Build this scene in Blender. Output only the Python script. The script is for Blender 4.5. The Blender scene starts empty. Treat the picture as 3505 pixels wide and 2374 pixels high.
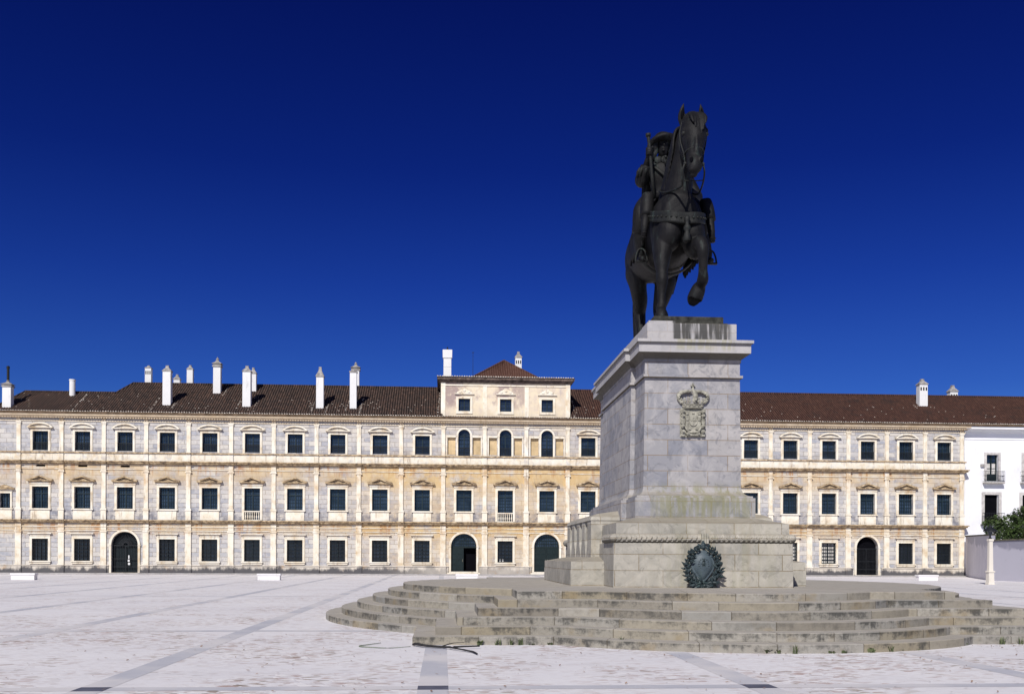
import bpy, bmesh, math, random
from mathutils import Vector, Matrix, Quaternion, noise as mnoise
random.seed(7)
SC = bpy.context.scene
COL = SC.collection
R = math.radians
pi = math.pi

# ------------------------------------------------------------------ camera
cam = bpy.data.cameras.new('camera'); camo = bpy.data.objects.new('camera', cam); COL.objects.link(camo)
camo.location = (0, 0, 1.7)
camo.rotation_mode = 'QUATERNION'
fwd = Vector((math.sin(R(3.974)), math.cos(R(3.974)), 0))
camo.rotation_quaternion = fwd.to_track_quat('-Z', 'Y') @ Quaternion((0, 0, 1), 0.0044)
cam.sensor_width = 36; cam.lens = 35.0; cam.shift_y = 0.2052
cam.clip_end = 6000; cam.clip_start = 0.1
SC.camera = camo
SC.view_settings.view_transform = 'Standard'; SC.view_settings.look = 'None'
SC.view_settings.exposure = 0

# ------------------------------------------------------------------ light
SUN_AZ, SUN_EL = R(22), R(39)
to_sun = Vector((-math.sin(SUN_AZ)*math.cos(SUN_EL), -math.cos(SUN_AZ)*math.cos(SUN_EL), math.sin(SUN_EL)))
sun = bpy.data.lights.new('sun', 'SUN'); suno = bpy.data.objects.new('sun', sun); COL.objects.link(suno)
sun.energy = 4.3; sun.angle = R(0.5); sun.color = (1.0, 0.965, 0.915)
suno.rotation_mode = 'QUATERNION'; suno.rotation_quaternion = to_sun.to_track_quat('Z', 'Y')
suno.location = (-20, -30, 50)
W = bpy.data.worlds.new('World'); SC.world = W; W.use_nodes = True
nt = W.node_tree; bg = nt.nodes['Background']
sky = nt.nodes.new('ShaderNodeTexSky'); sky.sky_type = 'NISHITA'; sky.sun_disc = False
sky.sun_elevation = SUN_EL; sky.sun_rotation = R(180)+SUN_AZ; sky.altitude = 400; sky.air_density = 1.0; sky.dust_density = 0.3
tc = nt.nodes.new('ShaderNodeTexCoord'); sx = nt.nodes.new('ShaderNodeSeparateXYZ'); nt.links.new(tc.outputs['Generated'], sx.inputs[0])
rp = nt.nodes.new('ShaderNodeValToRGB'); nt.links.new(sx.outputs['Z'], rp.inputs[0])
SKY_STOPS = [(0.0, (.20, .40, .72)), (0.16, (.070, .178, .58)), (0.26, (.036, .108, .50)), (0.36, (.018, .060, .385)), (0.50, (.011, .034, .285)), (1.0, (.05, .12, .30))]
cr = rp.color_ramp
while len(cr.elements) < len(SKY_STOPS): cr.elements.new(0.5)
for e, (p, c) in zip(cr.elements, SKY_STOPS): e.position = p
for e, (p, c) in zip(cr.elements, SKY_STOPS): e.color = (*c, 1)
mx = nt.nodes.new('ShaderNodeMix'); mx.data_type = 'RGBA'; mx.blend_type = 'MULTIPLY'; mx.inputs[0].default_value = 1
nt.links.new(sky.outputs[0], mx.inputs[6]); nt.links.new(rp.outputs[0], mx.inputs[7])
nt.links.new(mx.outputs[2], bg.inputs[0]); bg.inputs[1].default_value = 0.11

# ------------------------------------------------------------------ node helper
class Mat:
    def __init__(s, name, rough=0.85, spec=0.3, metal=0.0):
        s.m = bpy.data.materials.new(name); s.m.use_nodes = True
        s.nt = s.m.node_tree; s.b = s.nt.nodes['Principled BSDF']
        s.b.inputs['Roughness'].default_value = rough
        s.b.inputs['Specular IOR Level'].default_value = spec
        s.b.inputs['Metallic'].default_value = metal
        g = s.nt.nodes.new('ShaderNodeNewGeometry'); s.geo = g; s.pos = g.outputs['Position']
        x = s.nt.nodes.new('ShaderNodeSeparateXYZ'); s.nt.links.new(s.pos, x.inputs[0])
        s.X, s.Y, s.Z = x.outputs
    def _in(s, sock, v):
        if hasattr(v, 'is_linked') or isinstance(v, bpy.types.NodeSocket): s.nt.links.new(v, sock)
        elif isinstance(v, (tuple, list)) and len(v) == 3 and sock.type == 'RGBA': sock.default_value = (*v, 1)
        else: sock.default_value = v
    def math(s, op, a, b=0.0, c=None, clamp=False):
        n = s.nt.nodes.new('ShaderNodeMath'); n.operation = op; n.use_clamp = clamp
        s._in(n.inputs[0], a); s._in(n.inputs[1], b)
        if c is not None: s._in(n.inputs[2], c)
        return n.outputs[0]
    def vec(s, x, y, z):
        n = s.nt.nodes.new('ShaderNodeCombineXYZ')
        for i, v in enumerate((x, y, z)): s._in(n.inputs[i], v)
        return n.outputs[0]
    def scaled(s, sx_, sy_, sz_):
        return s.vec(s.math('MULTIPLY', s.X, sx_), s.math('MULTIPLY', s.Y, sy_), s.math('MULTIPLY', s.Z, sz_))
    def noise(s, scale, detail=4, rough=0.55, vec=None, dist=0.0):
        n = s.nt.nodes.new('ShaderNodeTexNoise'); s._in(n.inputs['Vector'], vec if vec is not None else s.pos)
        n.inputs['Scale'].default_value = scale; n.inputs['Detail'].default_value = detail; n.inputs['Roughness'].default_value = rough
        n.inputs['Distortion'].default_value = dist
        return n.outputs['Fac']
    def white(s, vec):
        n = s.nt.nodes.new('ShaderNodeTexWhiteNoise'); s._in(n.inputs['Vector'], vec); return n.outputs['Value']
    def voro(s, scale, vec=None, feature='F1', out='Distance'):
        n = s.nt.nodes.new('ShaderNodeTexVoronoi'); n.feature = feature; s._in(n.inputs['Vector'], vec if vec is not None else s.pos)
        n.inputs['Scale'].default_value = scale; return n.outputs[out]
    def ramp(s, fac, stops):
        n = s.nt.nodes.new('ShaderNodeValToRGB'); s._in(n.inputs[0], fac); e = n.color_ramp.elements
        while len(e) < len(stops): e.new(0.5)
        for q, (p, c) in zip(e, stops): q.position = p
        for q, (p, c) in zip(e, stops): q.color = (*c, 1) if isinstance(c, tuple) else (c, c, c, 1)
        return n.outputs[0]
    def sm(s, v, lo, hi):      # smooth step mask 0..1
        n = s.nt.nodes.new('ShaderNodeMapRange'); n.interpolation_type = 'SMOOTHSTEP'
        s._in(n.inputs['Value'], v); n.inputs['From Min'].default_value = lo; n.inputs['From Max'].default_value = hi
        return n.outputs[0]
    def mix(s, f, a, b, mode='MIX'):
        n = s.nt.nodes.new('ShaderNodeMix'); n.data_type = 'RGBA'; n.blend_type = mode
        s._in(n.inputs[0], f); s._in(n.inputs[6], a); s._in(n.inputs[7], b); return n.outputs[2]
    def attr(s, name):
        n = s.nt.nodes.new('ShaderNodeAttribute'); n.attribute_name = name; return n.outputs['Fac']
    def brick(s, vec, w, h, mortar, c1, c2, cm, off=0.5):
        n = s.nt.nodes.new('ShaderNodeTexBrick'); s._in(n.inputs['Vector'], vec)
        n.inputs['Scale'].default_value = 1; n.inputs['Brick Width'].default_value = w; n.inputs['Row Height'].default_value = h
        n.inputs['Mortar Size'].default_value = mortar; n.inputs['Mortar Smooth'].default_value = .1; n.offset = off
        s._in(n.inputs['Color1'], c1); s._in(n.inputs['Color2'], c2); s._in(n.inputs['Mortar'], cm)
        return n
    def bump(s, h, strength=0.3, dist=0.02):
        n = s.nt.nodes.new('ShaderNodeBump'); n.inputs['Strength'].default_value = strength; n.inputs['Distance'].default_value = dist
        s._in(n.inputs['Height'], h); s.nt.links.new(n.outputs[0], s.b.inputs['Normal'])
    def color(s, c): s._in(s.b.inputs['Base Color'], c); return s.m
    def rough(s, c): s._in(s.b.inputs['Roughness'], c)

def band(M, lo0, lo1, hi0, hi1, v=None):
    v = M.Z if v is None else v
    a = M.sm(v, lo0, lo1); b = M.sm(v, hi0, hi1)
    return M.math('MULTIPLY', a, M.math('SUBTRACT', 1.0, b))

# ------------------------------------------------------------------ materials
def m_palace_wall():
    M = Mat('weathered_marble_wall', .8, .25)
    v = M.vec(M.math('ADD', M.X, M.math('MULTIPLY', M.Y, .0)), M.math('ADD', M.Z, .06), 0)
    br = M.brick(v, 1.15, .42, .022, (.335, .35, .395), (.635, .60, .535), (.27, .235, .20))
    n1 = M.noise(2.2, 5, .6, M.scaled(1, 1, 1.8)); c = M.mix(M.math('MULTIPLY', M.sm(n1, .38, .72), .6), br.outputs[0], (.64, .60, .56))
    vein = M.noise(1.1, 6, .7, dist=1.5); c = M.mix(M.math('MULTIPLY', M.sm(vein, .54, .64), .45), c, (.27, .27, .32))
    # ochre wash: strongest under the cornices and round the middle of the front
    big = M.noise(.16, 3, .5)
    mid = band(M, -14, 0, 14, 26, M.X)
    zb = M.math('MAXIMUM', band(M, 7.2, 9.6, 10.1, 10.3), M.math('MAXIMUM', band(M, 3.2, 4.2, 4.7, 4.9), M.math('MULTIPLY', band(M, 13.2, 14.2, 14.6, 15), .5)))
    f = M.math('ADD', M.math('MULTIPLY', zb, .72), M.math('MULTIPLY', mid, .60))
    f = M.math('MULTIPLY', f, M.sm(M.noise(.55, 5, .65, M.scaled(1, 1, 1.3)), .25, .62))
    f = M.math('ADD', f, M.math('MULTIPLY', M.sm(big, .48, .8), .22), clamp=True)
    f = M.math('MULTIPLY', f, M.math('SUBTRACT', 1.0, M.math('MULTIPLY', M.sm(M.Z, 11.0, 12.0), .72)))
    c = M.mix(M.math('MULTIPLY', f, .92), c, M.ramp(M.noise(1.7, 4), [(.3, (.66, .50, .27)), (.7, (.58, .385, .16))]))
    # rusty and black streaks
    st = M.noise(1, 4, .6, M.scaled(2.6, 1, .35))
    zst = M.math('MAXIMUM', band(M, 2.9, 4.5, 4.75, 4.9), band(M, 8.8, 10.0, 10.2, 10.4))
    c = M.mix(M.math('MULTIPLY', M.math('MULTIPLY', M.sm(st, .50, .66), zst), .75), c, (.42, .20, .07))
    g = M.math('MAXIMUM', band(M, 4.9, 5.06, 5.4, 6.6), M.math('MULTIPLY', band(M, 11.0, 11.3, 11.5, 12.2), .6))
    c = M.mix(M.math('MULTIPLY', M.math('MULTIPLY', M.sm(M.noise(1.6, 5, .65), .38, .64), g), .8), c, (.17, .17, .20))
    dirt = M.sm(M.noise(1, 6, .7, M.scaled(1.3, 1, .45)), .54, .70)
    c = M.mix(M.math('MULTIPLY', dirt, .42), c, (.23, .20, .17))
    M.bump(M.math('ADD', M.noise(9, 5), M.math('MULTIPLY', br.outputs['Fac'], -1.2)), .25, .02)
    return M.color(c)
def m_trim(name='cream_marble_trim', warm=.5):
    M = Mat(name, .75, .25)
    n = M.noise(1.4, 5, .6)
    n = M.math('ADD', M.math('MULTIPLY', n, .62), M.math('MULTIPLY', M.noise(.33, 4, .65, M.vec(M.X, M.Y, M.math('MULTIPLY', M.Z, 1.7))), .40))
    c = M.ramp(n, [(.32, (.89, .86, .77)), (.52, (.82, .745, .60)), (.72, (.60, .45, .265))])
    zb = M.math('MAXIMUM', band(M, 7.6, 8.6, 10.1, 10.4), band(M, 3.3, 4.1, 4.85, 5.0))
    f = M.math('MULTIPLY', zb, M.sm(M.noise(.9, 5, .65, M.scaled(1, 1, .7)), .42, .72))
    c = M.mix(M.math('MULTIPLY', f, .85), c, (.56, .34, .135))
    st = M.sm(M.noise(1, 5, .65, M.scaled(3.2, 1, .5)), .54, .70)
    c = M.mix(M.math('MULTIPLY', st, .6), c, (.30, .215, .13))
    ev = band(M, 14.05, 14.3, 14.85, 14.9)
    c = M.mix(M.math('MULTIPLY', ev, .75), c, M.ramp(M.noise(2.4, 5, .65), [(.3, (.40, .28, .16)), (.7, (.62, .48, .31))]))
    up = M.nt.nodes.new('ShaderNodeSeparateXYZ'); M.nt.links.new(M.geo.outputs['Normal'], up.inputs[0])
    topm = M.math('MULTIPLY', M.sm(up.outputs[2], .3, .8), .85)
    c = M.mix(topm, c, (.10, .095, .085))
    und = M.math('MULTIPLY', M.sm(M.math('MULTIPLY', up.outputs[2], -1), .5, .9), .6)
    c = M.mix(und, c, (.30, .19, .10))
    pan = M.math('MULTIPLY', M.math('MULTIPLY', band(M, 10.45, 10.55, 11.15, 11.25), M.sm(M.noise(2, 5), .5, .7)), .5)
    c = M.mix(pan, c, (.50, .49, .50))
    M.bump(M.noise(12, 4), .2, .02)
    return M.color(c)
def m_ledge():
    M = Mat('stained_stone_cornice', .85, .2)
    n = M.noise(2.0, 6, .65, M.scaled(1.6, 1, 2))
    c = M.ramp(n, [(.30, (.11, .09, .075)), (.45, (.33, .235, .14)), (.60, (.58, .44, .265)), (.78, (.76, .67, .50))])
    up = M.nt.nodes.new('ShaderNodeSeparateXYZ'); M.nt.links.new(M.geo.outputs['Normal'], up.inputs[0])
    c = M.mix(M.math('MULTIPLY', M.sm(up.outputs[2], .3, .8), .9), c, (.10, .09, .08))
    M.bump(M.noise(9, 4), .3, .03)
    return M.color(c)
def m_plinth():
    M = Mat('mouldy_stone_plinth', .9, .2)
    c = M.ramp(M.noise(1.3, 5), [(.3, (.74, .68, .58)), (.6, (.60, .54, .46)), (.8, (.62, .40, .20))])
    k = M.math('SUBTRACT', M.noise(1.0, 6, .7, M.scaled(1.1, 1, .5)), M.math('MULTIPLY', M.math('SUBTRACT', M.Z, .50), .62))
    side = M.sm(M.math('ABSOLUTE', M.math('SUBTRACT', M.X, 6.0)), 5, 13)
    k = M.math('MULTIPLY', M.sm(k, .33, .57), M.math('ADD', M.math('MULTIPLY', side, .55), .38))
    c = M.mix(k, c, (.075, .075, .085))
    M.bump(M.noise(8, 4), .3, .03)
    return M.color(c)
def m_roof():
    M = Mat('old_clay_roof_tiles', .9, .15); M.nt_x0 = -47.0
    cell = M.vec(M.math('FLOOR', M.math('DIVIDE', M.X, .115)), M.math('FLOOR', M.math('DIVIDE', M.Y, .38)), 0)
    r1 = M.white(cell)
    c = M.ramp(r1, [(0, (.022, .0155, .0135)), (.5, (.044, .028, .0225)), (.85, (.066, .038, .028)), (1, (.10, .056, .040))])
    red = M.sm(M.X, 10, 16)
    c = M.mix(M.math('MULTIPLY', red, .28), c, (.12, .040, .026))
    c = M.mix(M.math('MULTIPLY', M.sm(M.noise(.8, 5, .65), .50, .72), .8), c, (.026, .021, .020))
    lt = M.math('ABSOLUTE', M.math('SINE', M.math('MULTIPLY', M.math('SUBTRACT', M.X, M.nt_x0), pi/.23)))  # tile wave: groove shade painted into the colour, crests lighter
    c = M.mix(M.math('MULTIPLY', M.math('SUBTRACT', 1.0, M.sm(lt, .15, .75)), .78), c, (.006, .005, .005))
    c = M.mix(M.math('MULTIPLY', M.sm(lt, .80, .98), M.math('MULTIPLY', M.sm(M.noise(3.5, 5, .7), .3, .7), .85)), c, M.mix(red, (.135, .098, .082), (.115, .062, .046)))
    att = M.math('MULTIPLY', M.sm(M.Z, 18.78, 18.9), band(M, 1, 2, 10.2, 11, M.X)); c = M.mix(M.math('MULTIPLY', att, .42), c, (.15, .065, .045))
    lich = M.math('MULTIPLY', M.sm(M.noise(2.6, 5, .7), .66, .74), .5)
    c = M.mix(lich, c, (.26, .22, .15))
    fy = M.math('FRACT', M.math('DIVIDE', M.Y, .38))
    M.bump(fy, .6, .05)
    return M.color(c)
def m_plain(name, col, rough=.6, spec=.3, var=.15, scale=3, metal=0):
    M = Mat(name, rough, spec, metal)
    d = tuple(max(0, v*(1-var*1.6)) for v in col); l = tuple(v*(1+var) for v in col)
    return M.color(M.ramp(M.noise(scale, 5, .6), [(.3, d), (.7, l)]))
def m_limewash(name, col, dirt):
    M = Mat(name, .9, .15)
    c = M.ramp(M.noise(.7, 5, .6), [(.3, tuple(v*.93 for v in col)), (.7, col)])
    c = M.mix(M.math('MULTIPLY', M.sm(M.noise(1, 5, .7, M.scaled(2.5, 2.5, .6)), .56, .75), .45), c, dirt)
    M.bump(M.noise(6, 5), .15, .02)
    return M.color(c)
def m_attic():
    M = Mat('stained_render_attic', .9, .15)
    c = M.ramp(M.noise(.9, 6, .65), [(.25, (.81, .74, .62)), (.5, (.77, .66, .48)), (.72, (.62, .52, .45))])
    f = M.math('MULTIPLY', M.sm(M.noise(.5, 6, .7, M.scaled(1, 1, .8)), .42, .58), band(M, 15.4, 16.4, 18.3, 18.6))
    f = M.math('MULTIPLY', f, M.math('SUBTRACT', 1.0, M.math('MULTIPLY', M.sm(M.X, 6, 10), .7)))
    c = M.mix(M.math('MULTIPLY', f, .8), c, (.30, .215, .215))
    c = M.mix(M.math('MULTIPLY', M.sm(M.noise(1, 5, .65, M.scaled(3, 1, .5)), .55, .7), .4), c, (.40, .36, .36))
    return M.color(c)
def m_glass():
    M = Mat('dark_window_glass', .12, .6)
    r = M.noise(.55, 3, .7, dist=.5)
    return M.color(M.ramp(r, [(.32, (.007, .012, .020)), (.68, (.040, .062, .098))]))
def m_ground():
    M = Mat('white_cobble_paving', .9, .15)
    big = M.noise(.22, 4, .6)
    c = M.ramp(big, [(.3, (.72, .70, .72)), (.7, (.79, .77, .775))])
    patch = M.sm(M.noise(.30, 4, .6, dist=.4), .40, .62)
    far = M.math('SUBTRACT', 1.0, M.math('MULTIPLY', M.sm(M.Y, 22, 45), .55))
    patch = M.math('MULTIPLY', patch, far)
    wob = M.noise(3.0, 3)
    cv = M.vec(M.math('ADD', M.math('MULTIPLY', M.X, 5.5), wob), M.math('ADD', M.math('MULTIPLY', M.Y, 10.0), wob), 0)
    cell = M.voro(1.0, cv, out='Color'); sep = M.nt.nodes.new('ShaderNodeSeparateColor'); M.nt.links.new(cell, sep.inputs[0])
    edge = M.voro(1.0, cv, feature='DISTANCE_TO_EDGE')
    cv2 = M.vec(M.math('ADD', M.math('MULTIPLY', M.X, 9.0), M.math('MULTIPLY', wob, 2)), M.math('ADD', M.math('MULTIPLY', M.Y, 17.0), 40), 0)
    cell2 = M.voro(1.0, cv2, out='Color'); sp2 = M.nt.nodes.new('ShaderNodeSeparateColor'); M.nt.links.new(cell2, sp2.inputs[0])
    core = M.sm(edge, .02, .16)
    # broken pale stones, then the rust and grey ones
    amt = M.math('ADD', .06, M.math('MULTIPLY', patch, .60))
    c = M.mix(M.math('MULTIPLY', M.math('MULTIPLY', M.sm(sep.outputs[0], .45, .75), core), amt), c, (.90, .875, .85))
    c = M.mix(M.math('MULTIPLY', M.math('SUBTRACT', 1.0, M.sm(edge, 0, .10)), M.math('MULTIPLY', patch, .30)), c, (.42, .36, .35))
    br = M.math('MULTIPLY', M.sm(sep.outputs[1], .66, .80), core)
    col = M.ramp(sep.outputs[2], [(.15, (.42, .28, .245)), (.5, (.34, .25, .20)), (.8, (.42, .36, .31)), (.95, (.22, .17, .125))])
    c = M.mix(M.math('MULTIPLY', br, M.math('ADD', .14, M.math('MULTIPLY', patch, .82))), c, col)
    br2 = M.sm(sp2.outputs[1], .82, .92)
    c = M.mix(M.math('MULTIPLY', br2, M.math('ADD', .10, M.math('MULTIPLY', patch, .55))), c, (.40, .30, .265))
    tr = M.sm(M.noise(.5, 5, .65, M.vec(M.X, M.math('MULTIPLY', M.Y, 1.6), 5.0)), .55, .75)
    c = M.mix(M.math('MULTIPLY', tr, .28), c, (.48, .46, .485))
    M.bump(M.math('ADD', M.math('MULTIPLY', core, M.math('MULTIPLY', patch, .5)), M.noise(9, 4)), .35, .02)
    return M.color(c)
def m_strip():
    M = Mat('grey_marble_paving_strip', .8, .2)
    c = M.ramp(M.noise(.9, 5, .65), [(.3, (.455, .46, .51)), (.55, (.52, .52, .56)), (.75, (.60, .585, .60))])
    c = M.mix(M.math('MULTIPLY', M.sm(M.noise(14, 4), .5, .8), .2), c, (.26, .25, .25))
    c = M.mix(M.math('MULTIPLY', M.sm(M.noise(.28, 4, .6), .42, .60), .88), c, (.69, .66, .655))
    return M.color(c)
def stone_coords(M):
    # course coordinate that runs along whichever wall face is being shaded
    n = M.nt.nodes.new('ShaderNodeSeparateXYZ'); M.nt.links.new(M.geo.outputs['True Normal'], n.inputs[0])
    side = M.sm(M.math('ABSOLUTE', n.outputs[0]), .6, .7)
    u = M.math('ADD', M.math('MULTIPLY', M.math('SUBTRACT', 1.0, side), M.X), M.math('MULTIPLY', side, M.Y))
    return u, n
def m_monument(name, c1, c2, cm, green=.0, tan=.0, h=.4, z0=.0, w=1.05):
    M = Mat(name, .8, .25)
    u, nn = stone_coords(M)
    v = M.vec(u, M.math('SUBTRACT', M.Z, z0), 0)
    br = M.brick(v, w, h, .010, c1, c2, cm)
    n = M.noise(1.6, 6, .65, dist=1.2)
    c = M.mix(M.math('MULTIPLY', M.sm(n, .42, .7), .55), br.outputs[0], tuple(a*1.28 for a in c2))
    n2 = M.noise(2.3, 5, .7, M.vec(M.math('ADD', M.X, 31), M.Y, M.Z), dist=2)
    c = M.mix(M.math('MULTIPLY', M.sm(n2, .50, .66), .55), c, tuple(a*.66 for a in c1))
    st = M.noise(1, 5, .65, M.scaled(4.5, 4.5, .55))
    ctop = M.math('MULTIPLY', M.sm(M.Z, 6.90, 6.96), .55); c = M.mix(ctop, c, (.50, .48, .47))
    yz = M.math('MAXIMUM', band(M, 2.3, 3.0, 3.4, 3.75), M.math('MULTIPLY', band(M, .9, 1.0, 2.2, 2.7), .4))
    xm = band(M, 4.6, 6.0, 7.3, 9.0, M.X)
    c = M.mix(M.math('MULTIPLY', M.math('MULTIPLY', M.math('MULTIPLY', M.sm(st, .40, .62), yz), xm), green), c, (.225, .22, .10))
    # dark run-off on the top block and cornice below the statue
    tz = band(M, 6.95, 7.1, 7.9, 8.0); tx = band(M, 5.88, 5.96, 7.35, 7.5, M.X)
    low = M.math('MULTIPLY', M.sm(M.Z, 7.28, 7.30), 1.0)
    sk = M.noise(1, 4, .6, M.vec(M.math('MULTIPLY', M.X, 9), 0, M.math('MULTIPLY', M.Z, .6)))
    run = M.math('MULTIPLY', M.math('MULTIPLY', M.sm(sk, .36, .52), tz), tx)
    dk = M.mix(low, (.34, .32, .17), (.045, .045, .042))
    c = M.mix(M.math('MULTIPLY', run, M.math('ADD', .45, M.math('MULTIPLY', low, .45))), c, dk)
    # grime streaks, then underside shade painted into the stone colour
    gr = M.math('MULTIPLY', M.sm(M.noise(1, 5, .65, M.scaled(3, 3, .7)), .52, .72), .4)
    c = M.mix(M.math('MULTIPLY', gr, tan), c, (.30, .25, .17))
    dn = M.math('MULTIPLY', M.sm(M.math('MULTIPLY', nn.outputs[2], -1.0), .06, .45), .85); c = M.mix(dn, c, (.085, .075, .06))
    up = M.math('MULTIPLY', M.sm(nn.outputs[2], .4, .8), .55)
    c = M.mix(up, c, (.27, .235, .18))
    M.bump(M.math('ADD', M.noise(22, 4), M.math('MULTIPLY', br.outputs['Fac'], -1.5)), .3, .012)
    return M.color(c)
def m_steps():
    M = Mat('worn_limestone_steps', .9, .15)
    t = M.attr('tone')
    c = M.ramp(t, [(0, (.235, .212, .175)), (.25, (.325, .30, .25)), (.5, (.285, .275, .25)), (.75, (.375, .35, .30)), (1, (.30, .262, .19))])
    n = M.nt.nodes.new('ShaderNodeSeparateXYZ'); M.nt.links.new(M.geo.outputs['True Normal'], n.inputs[0])
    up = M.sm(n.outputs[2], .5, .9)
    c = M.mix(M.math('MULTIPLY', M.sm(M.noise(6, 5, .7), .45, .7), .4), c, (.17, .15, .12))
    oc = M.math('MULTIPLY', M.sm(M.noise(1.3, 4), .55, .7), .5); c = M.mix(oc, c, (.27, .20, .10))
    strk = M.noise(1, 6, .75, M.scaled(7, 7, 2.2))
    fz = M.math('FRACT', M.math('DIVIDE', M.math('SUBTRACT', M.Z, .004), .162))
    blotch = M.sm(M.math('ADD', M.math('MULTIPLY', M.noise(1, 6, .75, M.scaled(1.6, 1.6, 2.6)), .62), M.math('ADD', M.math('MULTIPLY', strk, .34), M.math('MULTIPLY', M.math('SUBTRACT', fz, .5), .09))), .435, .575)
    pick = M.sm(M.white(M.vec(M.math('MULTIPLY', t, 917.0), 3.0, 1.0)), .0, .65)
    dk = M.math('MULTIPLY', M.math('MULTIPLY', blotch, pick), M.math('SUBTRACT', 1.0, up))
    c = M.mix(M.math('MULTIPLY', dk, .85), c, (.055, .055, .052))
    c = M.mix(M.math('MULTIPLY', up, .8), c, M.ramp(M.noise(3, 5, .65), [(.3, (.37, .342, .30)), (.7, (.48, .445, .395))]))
    j = M.attr('joint'); c = M.mix(M.math('MULTIPLY', j, .8), c, (.07, .055, .035))
    M.bump(M.noise(26, 5, .65), .45, .012)
    return M.color(c)
def m_bronze(name, lo, hi, green=.2, rough=.5, spec=.4):
    M = Mat(name, rough, spec, .0)
    c = M.ramp(M.noise(3.5, 6, .65), [(.3, lo), (.7, hi)])
    st = M.sm(M.noise(1, 5, .65, M.scaled(7, 7, 1.2)), .56, .72)
    c = M.mix(M.math('MULTIPLY', st, green), c, (.085, .13, .115))
    M.bump(M.math('ADD', M.noise(24, 5, .65), M.math('MULTIPLY', M.noise(7, 3), .8)), .45, .02)
    return M.color(c)
def m_leaf(name, a, b):
    M = Mat(name, .6, .3)
    t = M.attr('tone'); c = M.ramp(t, [(0, a), (1, b)])
    M.b.inputs['Subsurface Weight'].default_value = 0.0
    return M.color(c)
def m_gardenwall():
    M = Mat('lavender_rendered_wall', .9, .15)
    c = M.ramp(M.noise(.8, 5), [(.3, (.66, .645, .70)), (.7, (.74, .72, .77))])
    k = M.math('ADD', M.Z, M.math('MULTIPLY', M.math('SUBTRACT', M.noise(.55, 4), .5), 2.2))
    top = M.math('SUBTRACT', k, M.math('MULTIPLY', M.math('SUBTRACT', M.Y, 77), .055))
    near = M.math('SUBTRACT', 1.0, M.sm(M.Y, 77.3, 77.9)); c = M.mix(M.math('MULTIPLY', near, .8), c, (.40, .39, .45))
    c = M.mix(M.math('MULTIPLY', M.sm(top, 2.45, 2.7), .7), c, M.mix(near, (.42, .42, .48), (.19, .19, .24)))  # wall colour darkens towards the top with a wavy edge
    c = M.mix(M.math('MULTIPLY', M.sm(M.noise(4, 5, .7), .62, .7), .3), c, (.25, .22, .2))
    M.bump(M.noise(5, 5), .15, .03)
    return M.color(c)

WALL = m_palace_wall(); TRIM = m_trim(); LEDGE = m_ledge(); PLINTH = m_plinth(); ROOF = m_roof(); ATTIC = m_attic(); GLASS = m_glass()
SASH = m_plain('dark_blue_green_joinery', (.012, .026, .034), .5, .3)
IRON = m_plain('black_wrought_iron', (.012, .014, .017), .6, .3)
DOORG = m_plain('dark_green_door_paint', (.0045, .0145, .0150), .5, .35)
DARK = m_plain('unlit_interior', (.004, .004, .006), .9, .05)
CURTAIN = m_plain('white_curtain', (.62, .60, .56), .9, .1)
NOTICE = m_plain('white_paper_notice', (.80, .80, .78), .8, .2, .05)
WHITE = m_limewash('white_limewash', (.84, .84, .85), (.62, .60, .58))
CHIM = m_limewash('weathered_white_limewash', (.80, .79, .77), (.36, .34, .33))
CHCAP = m_plain('grey_stone_chimney_cap', (.34, .32, .30), .9, .15, .35, 4)
MARBLE = m_limewash('white_marble', (.82, .80, .79), (.60, .55, .50))
POST = m_limewash('cream_stone_post', (.74, .69, .60), (.46, .40, .30))
NICHE = m_plain('ochre_niche_render', (.62, .47, .27), .9, .15, .2, 1.2)
TILEEND = m_plain('mortared_tile_ends', (.66, .60, .52), .9, .15, .35, 4)
GROUND = m_ground(); STRIP = m_strip(); DARKSLAB = m_plain('dark_slate_slab', (.115, .12, .16), .75, .2, .2, 3)
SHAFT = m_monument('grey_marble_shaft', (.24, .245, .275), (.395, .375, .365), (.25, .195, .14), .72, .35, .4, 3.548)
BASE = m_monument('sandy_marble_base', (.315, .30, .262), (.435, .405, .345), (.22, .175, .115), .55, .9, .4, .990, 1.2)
CARVE = m_plain('carved_sandstone', (.36, .345, .285), .9, .15, .35, 9)
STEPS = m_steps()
BRONZE = m_bronze('dark_bronze', (.0042, .0044, .0054), (.0135, .0125, .0132), .25, .62, .22)
STRAP = m_bronze('dull_bronze_harness', (.010, .011, .0115), (.022, .023, .0215), .4, .6, .22)
PATINA = m_bronze('blue_green_bronze', (.014, .025, .029), (.038, .058, .063), .4)
SHIELDM = m_bronze('grey_blue_bronze_shield', (.055, .078, .092), (.095, .125, .142), .35)
BLACKB = m_plain('black_stained_bronze', (.05, .05, .042), .8, .2, .5, 6)
GREEN = m_leaf('dark_green_leaves', (.010, .022, .007), (.062, .10, .022))
WEED = m_leaf('weed_blades', (.05, .07, .03), (.13, .15, .07))
BARK = m_plain('dark_bark', (.06, .045, .03), .9, .1)
HOSE = m_plain('dark_weathered_branch', (.035, .033, .034), .8, .2, .3, 20)
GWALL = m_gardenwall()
COPING = m_plain('mossy_wall_coping', (.12, .11, .08), .9, .1, .3, 3)
LITTER = m_leaf('dry_leaf_litter', (.20, .11, .07), (.40, .27, .18))

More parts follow.
